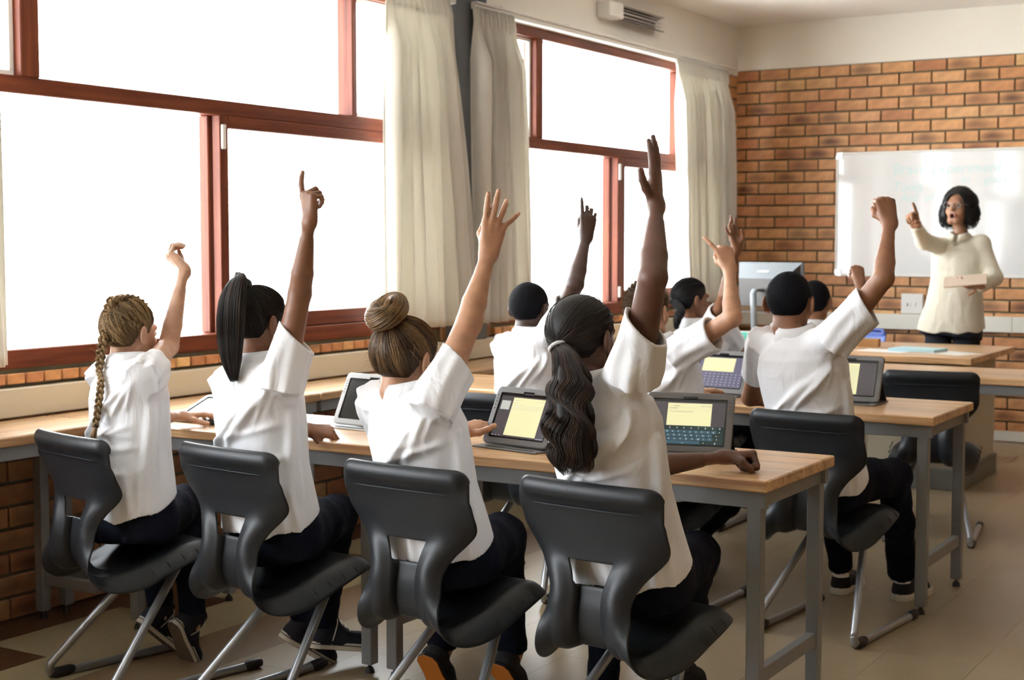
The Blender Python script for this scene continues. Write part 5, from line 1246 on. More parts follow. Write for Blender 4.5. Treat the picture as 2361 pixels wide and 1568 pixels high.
    if collar:
        mb = []; n = 40; rows = [(-.004, 1.00, 0), (collar_h, .90, 0), (collar_h + .003, .93, 0), (collar_h * .7, 1.13, 0), (-.006, 1.34, 0), (-.010, 1.30, 0), (collar_h * .55, 1.06, 0)]
        hd_ = head_c - neck; hd_ = hd_ - up * (hd_ @ up); c = neck - up * .004 + hd_ * .30; V = []
        for (dz, k_, _) in rows:
            for j in range(n):
                th = 2 * math.pi * j / n; gap = math.cos(th) > .93; fr = max(0, math.cos(th)) ** 3
                V.append(c + (rt2 * math.sin(th) * (neck_r + .006) * k_ + fw * math.cos(th) * (neck_r + .009) * k_) + up * (dz - fr * .02) + fw * .004)
        F2 = []
        for i in range(len(rows) - 1):
            for j in range(n):
                if j in (0, n - 1): continue
                F2.append((i * n + j, i * n + (j + 1) % n, (i + 1) * n + (j + 1) % n, (i + 1) * n + j))
        o = child('collar', np.array(V), F2, M[shirt], par=shirt_o); so = o.modifiers.new('t', 'SOLIDIFY'); so.thickness = .0018
    # --- trousers
    pts = [pel] + [p for l in legs for p in l[:3]]; lo = np.min(pts, 0) - .16; hi = np.max(pts, 0) + .16; hi[2] = min(hi[2], pel[2] + .12); G = Grid(lo, hi, .0075)
    tp = prof.copy(); tp[:, 1] -= .014; tp[:, 2] -= .016; tp = tp[tp[:, 0] <= .25]; tp = np.vstack([tp, [[.22, tp[-1, 1], tp[-1, 2], 0]]]); torso_field(G, pel, neck, rt, tp, bow=bow)
    for l in legs:
        rr_ = l[4] if len(l) > 4 else (.086, .066, .052, .047); mid = l[0] + (l[1] - l[0]) * .5
        g2 = Grid(lo, hi, .0075); g2.chain([l[0], mid, l[1], l[1] + (l[2] - l[1]) * .45, l[2]], [rr_[0] * s, (rr_[0] + rr_[1]) / 2 * s * 1.02, rr_[1] * s, rr_[2] * s * 1.03, rr_[3] * s], .03)
        X, Y, Z = g2.ax[0][:, None, None], g2.ax[1][None, :, None], g2.ax[2][None, None, :]
        g2.v = g2.v + .0035 * noise3((X * 55, Y * 55, Z * 80), seed + 5, 2)
        a = unit(l[2] - l[1]); cut = (X - l[2][0]) * a[0] + (Y - l[2][1]) * a[1] + (Z - l[2][2]) * a[2]; g2.v = np.maximum(g2.v, cut); g2.cap(l[2] - a * .012, l[2] + a * .06, (rr_[3] - .013) * s, (rr_[3] - .013) * s, .002, 's'); G.v = smin(G.v, g2.v.astype(np.float32), .03)
    V, F_ = G.mesh(); tr = child('trousers', V, F_, M[denim])
    if shoe_fn:
        for k_, l in enumerate(legs): shoe_fn(body, off, l, k_, s)
    # --- eyes
    for q in (-1, 1):
        mb = MB(); c = A(0, 0, 0); n, r_ = 12, .0118 * s; v = []
        for i in range(9):
            ph = math.pi * i / 8
            for j in range(n): th = 2 * math.pi * j / n; v.append((r_ * math.sin(ph) * math.cos(th), r_ * math.cos(ph), r_ * math.sin(ph) * math.sin(th)))
        ec = A(q * .031, .0745, .001) * s; v = np.array(v) + ec; W_ = v @ Rh.T + head_c - off
        f = [(i * n + j, i * n + (j + 1) % n, (i + 1) * n + (j + 1) % n, (i + 1) * n + j) for i in range(8) for j in range(n)]
        e = mesh_obj('eye', W_, f, mats=[M['eye'], M['iris']], fmat=[1 if i < 2 else 0 for i in range(8) for j in range(n)], smooth=True); e.parent = body
    # --- hair
    hw = lambda V: V @ Rh.T + head_c
    hair_fn(body, off, Rh, head_c, s, hw, child)
    return body, Rh

def brows(body, off, head_c, Rh, s, mat, child):
    for q in (-1, 1):
        mb = MB(); mb.tube([tuple(A(q * .013, .0905, .0205) * s), tuple(A(q * .030, .0895, .0265) * s), tuple(A(q * .047, .079, .020) * s)], [.0022 * s, .0028 * s, .001 * s], 6)
        V = np.array(mb.v) @ Rh.T + head_c; child('eyebrow', V, [tuple(f) for f in mb.f], mat)

# --- footwear, built once in a local frame: x right, y toe, z up, heel at origin on the sole
def shoe_parts(L=.235, w=.041, high=True, sole_h=.024):
    prof = [(-.008, .60), (0, .70), (.05, .78), (.10, .70), (.35, .74), (.6, .95), (.75, 1.0), (.88, .92), (.96, .68), (1.0, .38)]
    def outline(k, n=44):
        pts = []
        for i in range(n):
            th = 2 * math.pi * i / n; yy = .5 - .5 * math.cos(th); sgn = 1 if th < math.pi else -1
            ww = np.interp(yy, [0, .04, .12, .35, .6, .75, .9, .97, 1], [0, .55, .78, .74, .95, 1, .86, .55, 0]); pts.append((sgn * ww * w * k, yy * L + (k - 1) * .0))
        return pts
    sole = MB(); o1 = outline(1.06 if high else 1.20); n = len(o1); v = [(x, y, 0) for x, y in o1] + [(x * 1.02, y, sole_h * .25) for x, y in o1] + [(x, y, sole_h) for x, y in o1] + [(x * .8, y * .98 + .002, sole_h) for x, y in o1]
    f = [(k * n + i, k * n + (i + 1) % n, (k + 1) * n + (i + 1) % n, (k + 1) * n + i) for k in range(3) for i in range(n)]; sole.add(v, f, 0, True)
    tread = MB(); tread.add([(x * .96, y * .99 + .001, -.0015) for x, y in o1] + [(x, y, .002) for x, y in o1], [tuple(range(n))[::-1]] + [(i, (i + 1) % n, n + (i + 1) % n, n + i) for i in range(n)])
    G = Grid((-.06, -.03, .0), (.06, L + .02, .16), .0042)
    G.chain([(0, .04, .032), (0, .11, .034), (0, .18, .026), (0, L - .035, .022)], [.034, .036, .034, .028], .02)
    if high: G.chain([(0, .045, .04), (0, .048, .085), (0, .046, .125)], [.036, .034, .036], .02); G.chain([(0, .09, .065), (0, .055, .115)], [.026, .030], .02)
    else: G.chain([(0, .04, .035), (0, .045, .062)], [.034, .035], .02)
    top = .125 if high else .068; G.cap((0, .045, top - .02), (0, .045, top + .06), .027, .027, .004, 's')
    Z = G.ax[2][None, None, :]; G.v = np.maximum(G.v, sole_h * .6 - Z + 0 * G.v); G.v = np.maximum(G.v, Z - (top + .0) + 0 * G.v); Vu, Fu = G.mesh()
    laces = MB()
    if high:
        for k in range(6): y = .155 - k * .016; z = .056 + k * .0115; laces.tube([(-.019, y, z - .003), (0, y - .002, z + .007), (.019, y, z - .003)], .0028, 6, flat=.6)
        laces.tube(bez([(.018, .072, .118), (.035, .085, .10), (.040, .08, .06), (.036, .075, .03)], 5), .002, 5)
    return sole, tread, (Vu, Fu), laces
SH = {'high': shoe_parts(), 'low': shoe_parts(high=False, sole_h=.026), 'slip': shoe_parts(high=False, sole_h=.012)}
def put_shoe(body, off, heel, toe_dir, up, kind, s, upper, sole_m, tread_m, stripe=None):
    R_ = frame(toe_dir, up); T = lambda v: (np.array(v) * s) @ R_.T + heel - off
    sole, tread, (Vu, Fu), laces = SH[kind]
    u = mesh_obj('shoe', T(Vu), Fu, upper, body, smooth=True)
    o = mesh_obj('sole', T(sole.v), sole.f, sole_m, u, smooth=True); o2 = mesh_obj('tread', T(tread.v), tread.f, tread_m, u)
    for q in (o, o2): fix_normals(q)
    if kind == 'high':
        mesh_obj('laces', T(laces.v), laces.f, M['solew'], u, smooth=True)
        cap_ = Grid((-.06, .16, .0), (.06, .26, .08), .004); cap_.chain([(0, .18, .0275), (0, .200, .0225)], [.0345, .029], .01); Z = cap_.ax[2][None, None, :]; Y = cap_.ax[1][None, :, None]; cap_.v = np.maximum(np.maximum(cap_.v, .02 - Z), .182 - Y); V, F_ = cap_.mesh(); mesh_obj('toe_cap', T(V), F_, M['solew'], u, smooth=True)
        st = MB(); n = len(sole.v) // 4; pts = [(x * 1.035, y, .016) for x, y, z in sole.v[:n]]; st.tube(pts + [pts[0]], .0014, 5, cap=False); mesh_obj('sole_stripe', T(st.v), st.f, M['canvas'], u)
    return u
SKC = {}
def mk_skin(n, c): m = skin_mat(n, c); SKC[m.name] = c; return m
SK = {'fair': mk_skin('skin_fair', (.56, .33, .22)), 'tan': mk_skin('skin_tan', (.45, .235, .135)), 'brown': mk_skin('skin_brown', (.215, .095, .050)), 'deep': mk_skin('skin_deep', (.065, .033, .024)), 'dark': mk_skin('skin_dark', (.125, .058, .038)), 'mid': mk_skin('skin_mid', (.27, .12, .062)), 'teach': mk_skin('skin_teacher', (.36, .185, .11))}
# ------------------------------------------------------------------ hair styles
def hairm(n, c0, c1, rough=.38): return hair_mat(n, c0, c1, rough)
HM = {'blond': hairm('hair_dark_blond', (.085, .048, .020), (.46, .30, .14)), 'brown': hairm('hair_brown', (.045, .024, .012), (.30, .175, .075)), 'dark': hairm('hair_dark_brown', (.010, .008, .007), (.034, .022, .016), .45),
      'black': hairm('hair_black', (.005, .005, .006), (.014, .012, .012), .45), 'wavy': hairm('hair_wavy_dark', (.008, .006, .005), (.050, .026, .014), .5)}
CROP = {'black': crop_mat('cropped_black_hair', (.006, .006, .008), 260), 'brown': crop_mat('cropped_brown_hair', (.055, .034, .020))}
def ring(path_pt, nrm, r, t, mat, name, child, wd=.006):
    mb = MB(); a = unit(np.cross(nrm, A(.3, .2, .9))); b = np.cross(nrm, a); pts = [path_pt + (a * math.cos(q) + b * math.sin(q)) * r for q in np.linspace(0, 2 * math.pi, 22)]; mb.tube(pts, wd, 8, cap=False)
    return child(name, np.array(mb.v), [tuple(f) for f in mb.f], mat)
def hair_braid(mat, tailpath):
    def fn(body, off, Rh, hc, s, hw, child):
        parts = []
        V, F_ = cap_hair(s, .007, HL_GIRL); parts.append((hw(V), F_, np.full(len(V), .3)))
        mids = [unit_skull(a) for a in (60, 80, 100, 122, 145, 165)]
        V, F_, T = scalp_strands(s, np.array(mids), 1500, off=.0085, seed=4, jitter=.004, r0=.0012); parts.append((hw(V), F_, T))
        # three-strand plait, starting on the crown
        crown = [hw(skull(unit_skull(a)[None] - A(0, -.015, .026), .010)[0] * s) for a in (48, 70, 92, 114, 136)]
        path = crown + [np.asarray(p) for p in tailpath]
        P = np.array(bez(path, 16)); L = np.concatenate([[0], np.cumsum(np.linalg.norm(np.diff(P, axis=0), axis=1))]); n = 230; q = np.linspace(0, L[-1], n)
        C_ = np.stack([np.interp(q, L, P[:, i]) for i in range(3)], 1); T_ = np.gradient(C_, axis=0); T_ /= np.linalg.norm(T_, axis=1, keepdims=True)
        out_ = C_ - hc; out_ = out_ - T_ * (out_ * T_).sum(1, keepdims=True); out_[:, :] = np.where(np.arange(n)[:, None] < n * .45, out_, -CF); out_ /= np.linalg.norm(out_, axis=1, keepdims=True)
        sd = np.cross(T_, out_); w = 2 * math.pi / .062; k = np.interp(q / L[-1], [0, .25, .85, 1], [.9, 1.15, .7, .55])
        for b in range(3):
            ph = w * q + b * 2 * math.pi / 3; cen = C_ + sd * (np.sin(ph) * .0105 * k)[:, None] + out_ * (np.sin(2 * ph) * .0048 * k + .003)[:, None]
            r = np.random.default_rng(b); ns = 44; an = r.uniform(0, 6.28, ns); rr = r.uniform(.35, 1, ns) ** .5 * .0088
            pp = cen[None] + sd[None] * (np.cos(an)[:, None] * rr[:, None] * k[None] * .85)[..., None] + out_[None] * (np.sin(an)[:, None] * rr[:, None] * k[None] * .8)[..., None]
            V, F_ = strands(pp[:, ::2], np.full((ns, len(range(0, n, 2))), .0017)); parts.append((V, F_, np.repeat(r.uniform(.1, 1, ns), V.shape[0] // ns)))
        e = C_[-1]; V, F_, T = tail_strands([e, e + A(-.006, -.004, -.03), e + A(-.008, -.004, -.062)], 90, [.006, .011, .010], seed=9, r0=.0010); parts.append((V, F_, T * .5 + .5))
        V, F_, T = wisps(C_[n // 2:], 120, .035, 5, spread=1.4, drift=(-.2, -.1, .1)); parts.append((V, F_, T))
        V, F_, T = wisps(hw(skull(np.random.default_rng(3).normal(size=(60, 3)) * A(1, 1, 1) + A(0, -.2, .9), .012) * s), 60, .05, 6); parts.append((V, F_, T))
        V, F_, T = glue(parts); h = child('braided_hair', V, F_, mat, attr=T)
        ring(C_[-2], T_[-2], .0065, 0, M['tie_d'], 'hair_elastic', child, .004)
    return fn
def unit_skull(deg):  # direction in the mid plane: 0 = front, 90 = top, 180 = back
    a = math.radians(deg); return A(0, math.cos(a) * .092 - .015, math.sin(a) * .084 + .026)
def hair_ponytail(mat, tie_deg, path, n=750, rad=(.012, .030, .036, .030, .012), wave=0, wl=.09, elastic='tie_d', up_out=0, flat=(1, .8), wn_=60, lenvar=.25, seed=2, r0=.0012, core=.8, wl_len=.06, ntail=900):
    def fn(body, off, Rh, hc, s, hw, child):
        parts = []; V, F_ = cap_hair(s, .007, HL_GIRL); parts.append((hw(V), F_, np.full(len(V), .12)))
        tie = unit_skull(tie_deg); V, F_, T = scalp_strands(s, tie, n, off=.0085, seed=seed, jitter=.003, r0=r0); parts.append((hw(V), F_, T * .8))
        tp = hw(skull(tie[None] - A(0, -.015, .026), .012)[0] * s); pw = [tp] + [np.asarray(p) for p in path]
        G = None; V, F_, T = tail_strands(pw, ntail, rad, seed=seed, wave=wave, wl=wl, r0=r0 * 1.15, flat=flat, lenvar=lenvar, m=34); parts.append((V, F_, T))
        # solid heart of the tail so that it does not look thin
        Pb = np.array(bez(pw, 6)); mb = MB(); k = len(Pb); rr = [np.interp(i / (k - 1), np.linspace(0, 1, len(rad)), rad) * core * (1 if i < k * .8 else .6 * (k - 1 - i) / (k * .2) + .02) for i in range(k)]; mb.tube(list(Pb), [max(.001, q) for q in rr], 14, flat=.75)
        f4 = np.array([f for f in mb.f if len(f) == 4]); parts.append((np.array(mb.v), f4, np.full(len(mb.v), .05)))
        V, F_, T = wisps(Pb[len(Pb) // 4:], wn_, wl_len, seed + 3, spread=1.2); parts.append((V, F_, T))
        V, F_, T = wisps(hw(skull(np.random.default_rng(3).normal(size=(60, 3)) + A(0, -.2, .9), .012) * s), 45, .03, 6); parts.append((V, F_, T))
        V, F_, T = glue(parts); child('long_hair', V, F_, mat, attr=T)
        d = unit(np.asarray(pw[1]) - tp); ring(tp + d * .010, d, rad[0] * 1.15, 0, M[elastic], 'hair_elastic', child, .0045)
    return fn
def hair_bun(mat):
    def fn(body, off, Rh, hc, s, hw, child):
        parts = []; V, F_ = cap_hair(s, .0095, HL_GIRL); parts.append((hw(V), F_, np.full(len(V), .12)))
        tie = unit_skull(128); V, F_, T = scalp_strands(s, tie, 1900, off=.011, seed=12, jitter=.004, r0=.0012); parts.append((hw(V), F_, T * .75))
        tp = skull(tie[None] - A(0, -.015, .026), .006)[0]; nrm = unit(tp - A(0, -.015, .026)); a = A(1, 0, 0); b = np.cross(nrm, a); c = tp + nrm * .036
        r = np.random.default_rng(8)
        # coils wound round the bun
        ns, m = 900, 40; out = np.zeros((ns, m, 3)); t = np.linspace(0, 1, m)
        ph0 = r.uniform(0, 6.28, ns); tube = r.uniform(0, 6.28, ns); rr = r.uniform(.80, 1.0, ns); tw = r.uniform(.8, 1.4, ns)
        for i in range(m):
            th = ph0 + t[i] * 3.6; tu = tube + t[i] * tw * 1.6; R0 = .036; r1 = .029 * rr
            rad_ = R0 + r1 * np.cos(tu); hgt = r1 * 1.15 * np.sin(tu) + .006 * np.sin(th * 1 + 1)
            out[:, i] = c + a * (rad_ * np.cos(th))[:, None] + b * (rad_ * np.sin(th))[:, None] + nrm * hgt[:, None]
        V, F_ = strands(out * s, np.full((ns, m), .0013)); parts.append((hw(V), F_, np.repeat(r.uniform(.2, 1, ns), m * 3)))
        G = Grid(c - .09, c + .09, .004)
        X, Y, Z = G.block(c - .09, c + .09)[1]; px, py, pz = X - c[0], Y - c[1], Z - c[2]; h = px * nrm[0] + py * nrm[1] + pz * nrm[2]; rad = np.sqrt(np.maximum((px * px + py * py + pz * pz) - h * h, 0))
        G.v = (np.hypot(rad - .034, h) - .028).astype(np.float32) + 0 * G.v; G.v = np.minimum(G.v, dcap(X, Y, Z, tp - nrm * .01, c - nrm * .012, .03, .026)); V, F_ = G.mesh(); parts.append((hw(V * s), F_, np.full(len(V), .3)))
        cw = hw(np.array([c * s]))[0]
        V, F_, T = wisps(cw + r.normal(size=(40, 3)) * .03, 40, .035, 6, spread=1.4); parts.append((V, F_, T))
        V, F_, T = wisps(hw(skull(r.normal(size=(90, 3)) + A(0, -.4, -.2), .012) * s), 130, .03, 16, spread=1.2); parts.append((V, F_, T))
        V, F_, T = glue(parts); child('bun_hair', V, F_, mat, attr=T)
        # small hoop earring
        ear = hw(np.array([A(.086, .004, -.036) * s]))[0]; mb = MB(); mb.tube([ear + A(math.sin(q) * .0 , math.cos(q) * .008, math.sin(q) * .008 - .006) for q in np.linspace(0, 6.28, 18)], .0008, 6, cap=False); child('earring', np.array(mb.v), [tuple(f) for f in mb.f], M['alu'])
    return fn
def hair_crop(key, off_=.005, line=HL_BOY, lump=.0006, tall=0):
    def fn(body, off, Rh, hc, s, hw, child):
        V, F_ = cap_hair(s, off_, line, h=.0038, lump=lump)
        if tall: V = V.copy(); m = V[:, 2] > .03 * s; V[m, 2] += (V[m, 2] - .03 * s) * tall
        child('short_hair', hw(V), F_, CROP[key])
        if key == 'black': return
        n = 2600; r = np.random.default_rng(5); d = r.normal(size=(n * 2, 3)); p = skull(d, off_ - .002)
        zb = np.interp(p[:, 1], [q[0] for q in line], [q[1] for q in line]); ok = (p[:, 2] > zb + .006) & ~((np.abs(p[:, 0]) > .066) & (np.abs(p[:, 1] + .006) < .02) & (p[:, 2] < .028)); p = p[ok][:n]; nrm = unit_rows(p - A(0, -.015, .026))
        if tall: p = p.copy(); m = p[:, 2] > .03; p[m, 2] += (p[m, 2] - .03) * tall
        dirs = unit_rows(nrm + r.normal(size=p.shape) * .5 + A(0, -.1, -.3)); L = (.006 if not tall else .014); pp = p[:, None] + dirs[:, None] * (np.linspace(0, 1, 3)[None, :, None] * L)
        V, F_ = strands(pp * s, np.tile([.0009, .0007, .0002], (len(p), 1))); child('hair_tips', hw(V), F_, HM['black' if key == 'black' else 'brown'], attr=np.repeat(r.uniform(0, 1, len(p)), 9), par=None)
    return fn
def unit_rows(v): return v / (np.linalg.norm(v, axis=1, keepdims=True) + 1e-9)
def hair_bob(mat):
    def fn(body, off, Rh, hc, s, hw, child):
        line = [(-.2, -.12), (-.06, -.12), (.0, -.10), (.025, -.03), (.045, .035), (.07, .060), (.084, .078), (.12, .10)]
        G = Grid((-.14, -.16, -.15), (.14, .12, .16), .0048); G.ell((0, -.02, .032), (.098, .115, .104)); G.ell((.068, -.020, -.032), (.058, .070, .082), .03); G.ell((-.066, -.022, -.032), (.054, .066, .078), .03); G.ell((0, -.075, -.03), (.07, .05, .07), .03)
        X, Y, Z = G.ax[0][:, None, None], G.ax[1][None, :, None], G.ax[2][None, None, :]
        v = G.v + .004 * noise3((X * 70, Y * 70, Z * 70), 3, 2)
        face = np.maximum(np.sqrt((X / .063) ** 2 + ((Z + .02) / .098) ** 2) * .06 - .06, -(Y - .012)); v = np.maximum(v, -face); v = np.maximum(v, (-.112 - Z)); v = np.maximum(v, -dcap(X, Y, Z, A(0, -.01, -.05), A(0, .0, -.2), .050, .056))
        G.v = v.astype(np.float32); V, F_ = G.mesh(); parts = [(hw(V * s), F_, np.full(len(V), .2))]
        r = np.random.default_rng(4); n = 1500; idx = r.integers(0, len(V), n); b = V[idx]; b = b[(b[:, 1] < .05)]; n = len(b); t = np.linspace(0, 1, 10); nn = unit_rows(b - A(0, -.02, .0)); tg = unit_rows(np.cross(nn, r.normal(size=(n, 3)))); ph = r.uniform(0, 6.28, n)
        ang = ph[:, None] + t[None] * 5; cc = tg[:, None] * np.cos(ang)[..., None] + np.cross(nn, tg)[:, None] * np.sin(ang)[..., None]
        pp = b[:, None] + cc * .008 + nn[:, None] * (.002 + .004 * np.sin(t * 3.14))[None, :, None] + A(0, 0, -.018) * t[None, :, None]; V2, F2 = strands(pp * s, np.full((n, 10), .0011)); parts.append((hw(V2), F2, np.repeat(r.uniform(0, 1, n), 30)))
        V, F_, T = glue(parts); child('curly_hair', V, F_, mat, attr=T)
    return fn

# ------------------------------------------------------------------ the cast
def W(px, py, Y): return on(px, py, 'y', Y)
def arm(S, E, Wr, fd, back, side, pose, **k): return dict(S=S, E=E, W=Wr, fd=unit(fd), back=unit(back), side=side, pose=pose, **k)
def seg(a, b, t): return a + (b - a) * t
def seated_legs(pel, yaw, spread=.085, knee=.37, kz=.50, ank=((.0, .30, .12), (.0, .30, .12)), s=1.0, rr=None):
    f = yaw_dir(yaw); r = A(f[1], -f[0], 0); out = []
    for q, a in zip((1, -1), ank):
        hip = pel + r * q * .072 + f * .02 + A(0, 0, -.02); kn = pel + r * q * spread + f * knee; kn[2] = kz; an = A(pel[0], pel[1], 0) + r * (q * spread * .8 + a[0]) + f * a[1]; an[2] = a[2]
        fo = an + f * .12 - A(0, 0, .06); l = [hip, kn, an, fo]
        if rr: l.append(rr)
        out.append(l)
    return out
def shoes(kind, upper, sole, tread, dirs):
    def fn(body, off, l, k, s):
        heel_off, td, up = dirs[k]; R_ = frame(td, up); heel = l[2] - R_ @ (A(0, .045, heel_off) * s)
        put_shoe(body, off, heel, td, up, kind, s, upper, sole, tread)
    return fn
GP = 'pupils in white polo shirts with one hand raised'
F0 = yaw_dir(8)
# folds: (u0, z0, u1, z1, amplitude, width) on the back: u = across (m, + right), z = height above the pelvis
def folds_raise(L=.48, k=1.0, seed=0):
    r = random.Random(seed); out = []; k *= 1.6
    for i in range(9):      # pulled from the raised right shoulder down and across
        u0 = .13 - .012 * i; z0 = L * (.90 - .015 * i); out.append((u0 + r.uniform(-.008, .008), z0, u0 - .05 - .03 * i * .5 + r.uniform(-.02, .02), z0 - .10 - .012 * i, .0055 * k * r.uniform(.6, 1.2), .009))
    for i in range(6): u = -.10 + .05 * i + r.uniform(-.015, .015); out.append((u, L * .30, u + r.uniform(-.03, .03), -.06, .005 * k * r.uniform(.5, 1.1), .013))
    for i in range(5): z = L * r.uniform(.2, .65); out.append((-.12 + r.uniform(0, .1), z, .06 + r.uniform(0, .1), z + r.uniform(-.03, .05), .004 * k, .011))
    for i in range(4): out.append((.17 + .012 * i, L * .72, .15 + .015 * i, L * .2, .006 * k, .010))
    return out

# 1 --- girl with the braid, nearest the windows
s = .93
hc = W(301, 768, 3.375); nk = W(293, 838, 3.315); SR = W(338, 862, 3.27); E = reach(SR, 388, 798, .225, True); Wr = reach(E, 426, 614, .252, False); SL = W(250, 868, 3.40)
pel = A(-3.385, 3.285, .535); E2 = A(-3.56, 3.52, .80); W2 = W(418, 945, 3.74); W2[2] = .79
fd = unit(W(366, 566, Wr[1] - .02) - Wr)
person((-3.385, 3.285, .0), SK['fair'], hair_braid(HM['blond'], [W(231, 835, 3.245), W(233, 880, 3.20), W(228, 930, 3.17), W(220, 985, 3.15)]),
       pel, nk, A(.97, -.22, 0), hc, yaw_dir(6, -4), A(0, 0, 1), s,
       [arm(SR, E, Wr, fd, unit(-CR * .5 - CF * .4 - A(0, 0, .6)), -1, 'curl', tilt=CR * .8, droop=.02, sl=.115, sr0=.058, sr1=.055), arm(SL, E2, W2, yaw_dir(25), A(0, 0, 1), 1, 'flatdown', sl=.14)],
       [[A(-3.46, 3.30, .525), A(-3.62, 3.60, .51), on(370, 1400, 'z', .16), A(0, 0, 0)], [A(-3.32, 3.30, .525), A(-3.47, 3.60, .51), on(445, 1420, 'z', .15), A(0, 0, 0)]],
       'girl with a long blond braid raising a limp hand, beside the left curtain', GP, folds=folds_raise(.47, 1.0, 1), hem_z=.57, seed=1,
       shoe_fn=shoes('high', M['canvas'], M['solew'], M['tread'], {0: (.09, (.20, .70, -.68), (.2, .62, .70)), 1: (.09, (-.05, .45, -.89), (.1, .85, .45))}))
# 2 --- girl with the high straight ponytail
hc = W(602, 745, 3.36); nk = W(585, 838, 3.28); SR = W(655, 862, 3.23); SL = W(520, 862, 3.37); E = reach(SR, 692, 672, .235, True); Wr = reach(E, 713, 508, .225, False)
pel = A(-2.835, 3.31, .54); E2 = A(-3.02, 3.50, .80); W2 = W(712, 998, 3.70); W2[2] = .785; s = .95
fd = unit(W(706, 420, Wr[1] + .01) - Wr)
person((-2.835, 3.31, 0), SK['brown'], hair_ponytail(HM['dark'], 112, [W(552, 648, 3.27), W(536, 690, 3.225), W(531, 760, 3.20), W(533, 820, 3.19), W(540, 880, 3.18)], rad=(.014, .036, .048, .050, .046, .036, .014), flat=(1, .6), wn_=40, wl_len=.03, seed=2, lenvar=.25, core=.55, ntail=2200, r0=.0009),
       pel, nk, A(.985, -.12, 0), hc, yaw_dir(16, -3), A(0, 0, 1), s,
       [arm(SR, E, Wr, fd, unit(-CF * .60 - CR * .75), -1, 'point', tilt=CR * .75, droop=.02, sl=.12, sr0=.062, sr1=.062), arm(A(-3.0, 3.33, .96), A(-2.99, 3.47, .76) , W2, unit(A(.72, .62, -.10)), unit(A(.25, -.5, .9)), 1, 'curl', sl=.13)],
       [[A(-2.77, 3.33, .53), A(-2.90, 3.70, .515), on(745, 1440, 'z', .14), A(0, 0, 0)], [A(-2.91, 3.33, .53), A(-3.06, 3.68, .50), on(700, 1425, 'z', .15), A(0, 0, 0)]],
       'girl with a high straight dark ponytail pointing one finger up', GP, folds=folds_raise(.5, 1.1, 2), hem_z=.575, seed=2,
       shoe_fn=shoes('high', M['canvas'], M['solew'], M['tread'], {0: (.08, (.6, .78, -.15), (0, .2, .95)), 1: (.095, (.55, .62, -.56), (.30, .42, .80))}))
# 3 --- girl with the bun
hc = W(938, 832, 3.33); nk = W(945, 908, 3.27); SR = W(1010, 915, 3.20); SL = W(875, 935, 3.34); E = reach(SR, 1080, 745, .225, True); Wr = reach(E, 1128, 578, .215, True)
pel = A(-2.225, 3.31, .53); E2 = A(-2.50, 3.46, .80); s = 1.01; W2 = W(1066, 992, 3.84)
fd = unit(W(1143, 495, Wr[1]) - Wr)
person((-2.225, 3.31, 0), SK['tan'], hair_bun(HM['brown']),
       pel, nk, A(.985, -.12, 0), hc, yaw_dir(10, -10), A(0, 0, 1), s,
       [arm(SR, E, Wr, fd, unit(-CF + CR * .1), -1, 'three', tilt=CR * .75, droop=.022, sl=.125, sr0=.062, sr1=.060), arm(SL, E2, W2, unit(A(.35, .9, .15)), unit(A(.3, -.2, .9)), 1, 'hold')],
       [[A(-2.155, 3.33, .53), A(-2.27, 3.70, .51), on(1180, 1500, 'z', .14), A(0, 0, 0)], [A(-2.30, 3.33, .53), A(-2.43, 3.68, .50), on(1020, 1490, 'z', .14), A(0, 0, 0)]],
       'girl with a blond-brown top bun and hoop earring raising a spread hand', GP, folds=folds_raise(.47, 1.1, 3), hem_z=.565, seed=3,
       shoe_fn=shoes('slip', M['blackcloth'], M['blackcloth'], M['sole_o'], {0: (.085, (.1, .62, -.78), (0, .78, .62)), 1: (.085, (.1, .5, -.86), (0, .86, .5))}))
# 4 --- girl with long wavy hair
hc = W(1345, 782, 3.26); nk = W(1372, 878, 3.22); SR = W(1468, 835, 3.16); SL = W(1285, 915, 3.34); E = reach(SR, 1505, 640, .24, False); Wr = reach(E, 1514, 470, .225, True)
pel = A(-1.655, 3.335, .555); s = .98; E2 = A(-1.80, 3.52, .80); W2 = W(1672, 1072, 3.80); W2[2] = .792
fd = unit(W(1512, 385, Wr[1] + .01) - Wr)
person((-1.655, 3.335, 0), SK['dark'], hair_ponytail(HM['wavy'], 203, [W(1306, 850, 3.125), W(1310, 900, 3.10), W(1312, 970, 3.08), W(1318, 1030, 3.08), W(1322, 1090, 3.10)], rad=(.018, .040, .056, .062, .066, .070, .062, .04), wave=.008, wl=.085, flat=(1, .5), wn_=150, seed=7, elastic='tie_w', lenvar=.3, core=.5, ntail=4000, r0=.0009, wl_len=.028),
       pel, nk, A(.99, -.10, 0), hc, yaw_dir(10, -2), A(0, 0, 1), s,
       [arm(SR, E, Wr, fd, unit(-CF * .42 + CR * .90), -1, 'straight', tilt=CR * .75, droop=.018, sl=.115, sr0=.064, sr1=.058), arm(A(-1.76, 3.33, 1.0), A(-1.74, 3.50, .785), W2, unit(A(.80, .60, .02)), unit(A(-.1, .45, .9)), 1, 'fist', sl=.12)],
       [[A(-1.585, 3.34, .535), A(-1.66, 3.75, .51), on(1560, 1520, 'z', .13), A(0, 0, 0)], [A(-1.73, 3.34, .53), A(-1.90, 3.72, .50), A(-1.93, 3.70, .12), A(0, 0, 0)]],
       'girl with a low ponytail of long wavy dark hair stretching a flat hand up', GP, folds=folds_raise(.5, 1.2, 4), hem_z=.56, seed=4, prof=[(a, b * 1.03, c * 1.0, d) for a, b, c, d in PROF_SHIRT],
       shoe_fn=shoes('low', M['blackcloth'], M['blackcloth'], M['tread'], {0: (.06, (.1, .9, -.42), (0, .42, .9)), 1: (.06, (.1, .9, -.42), (0, .42, .9))}))
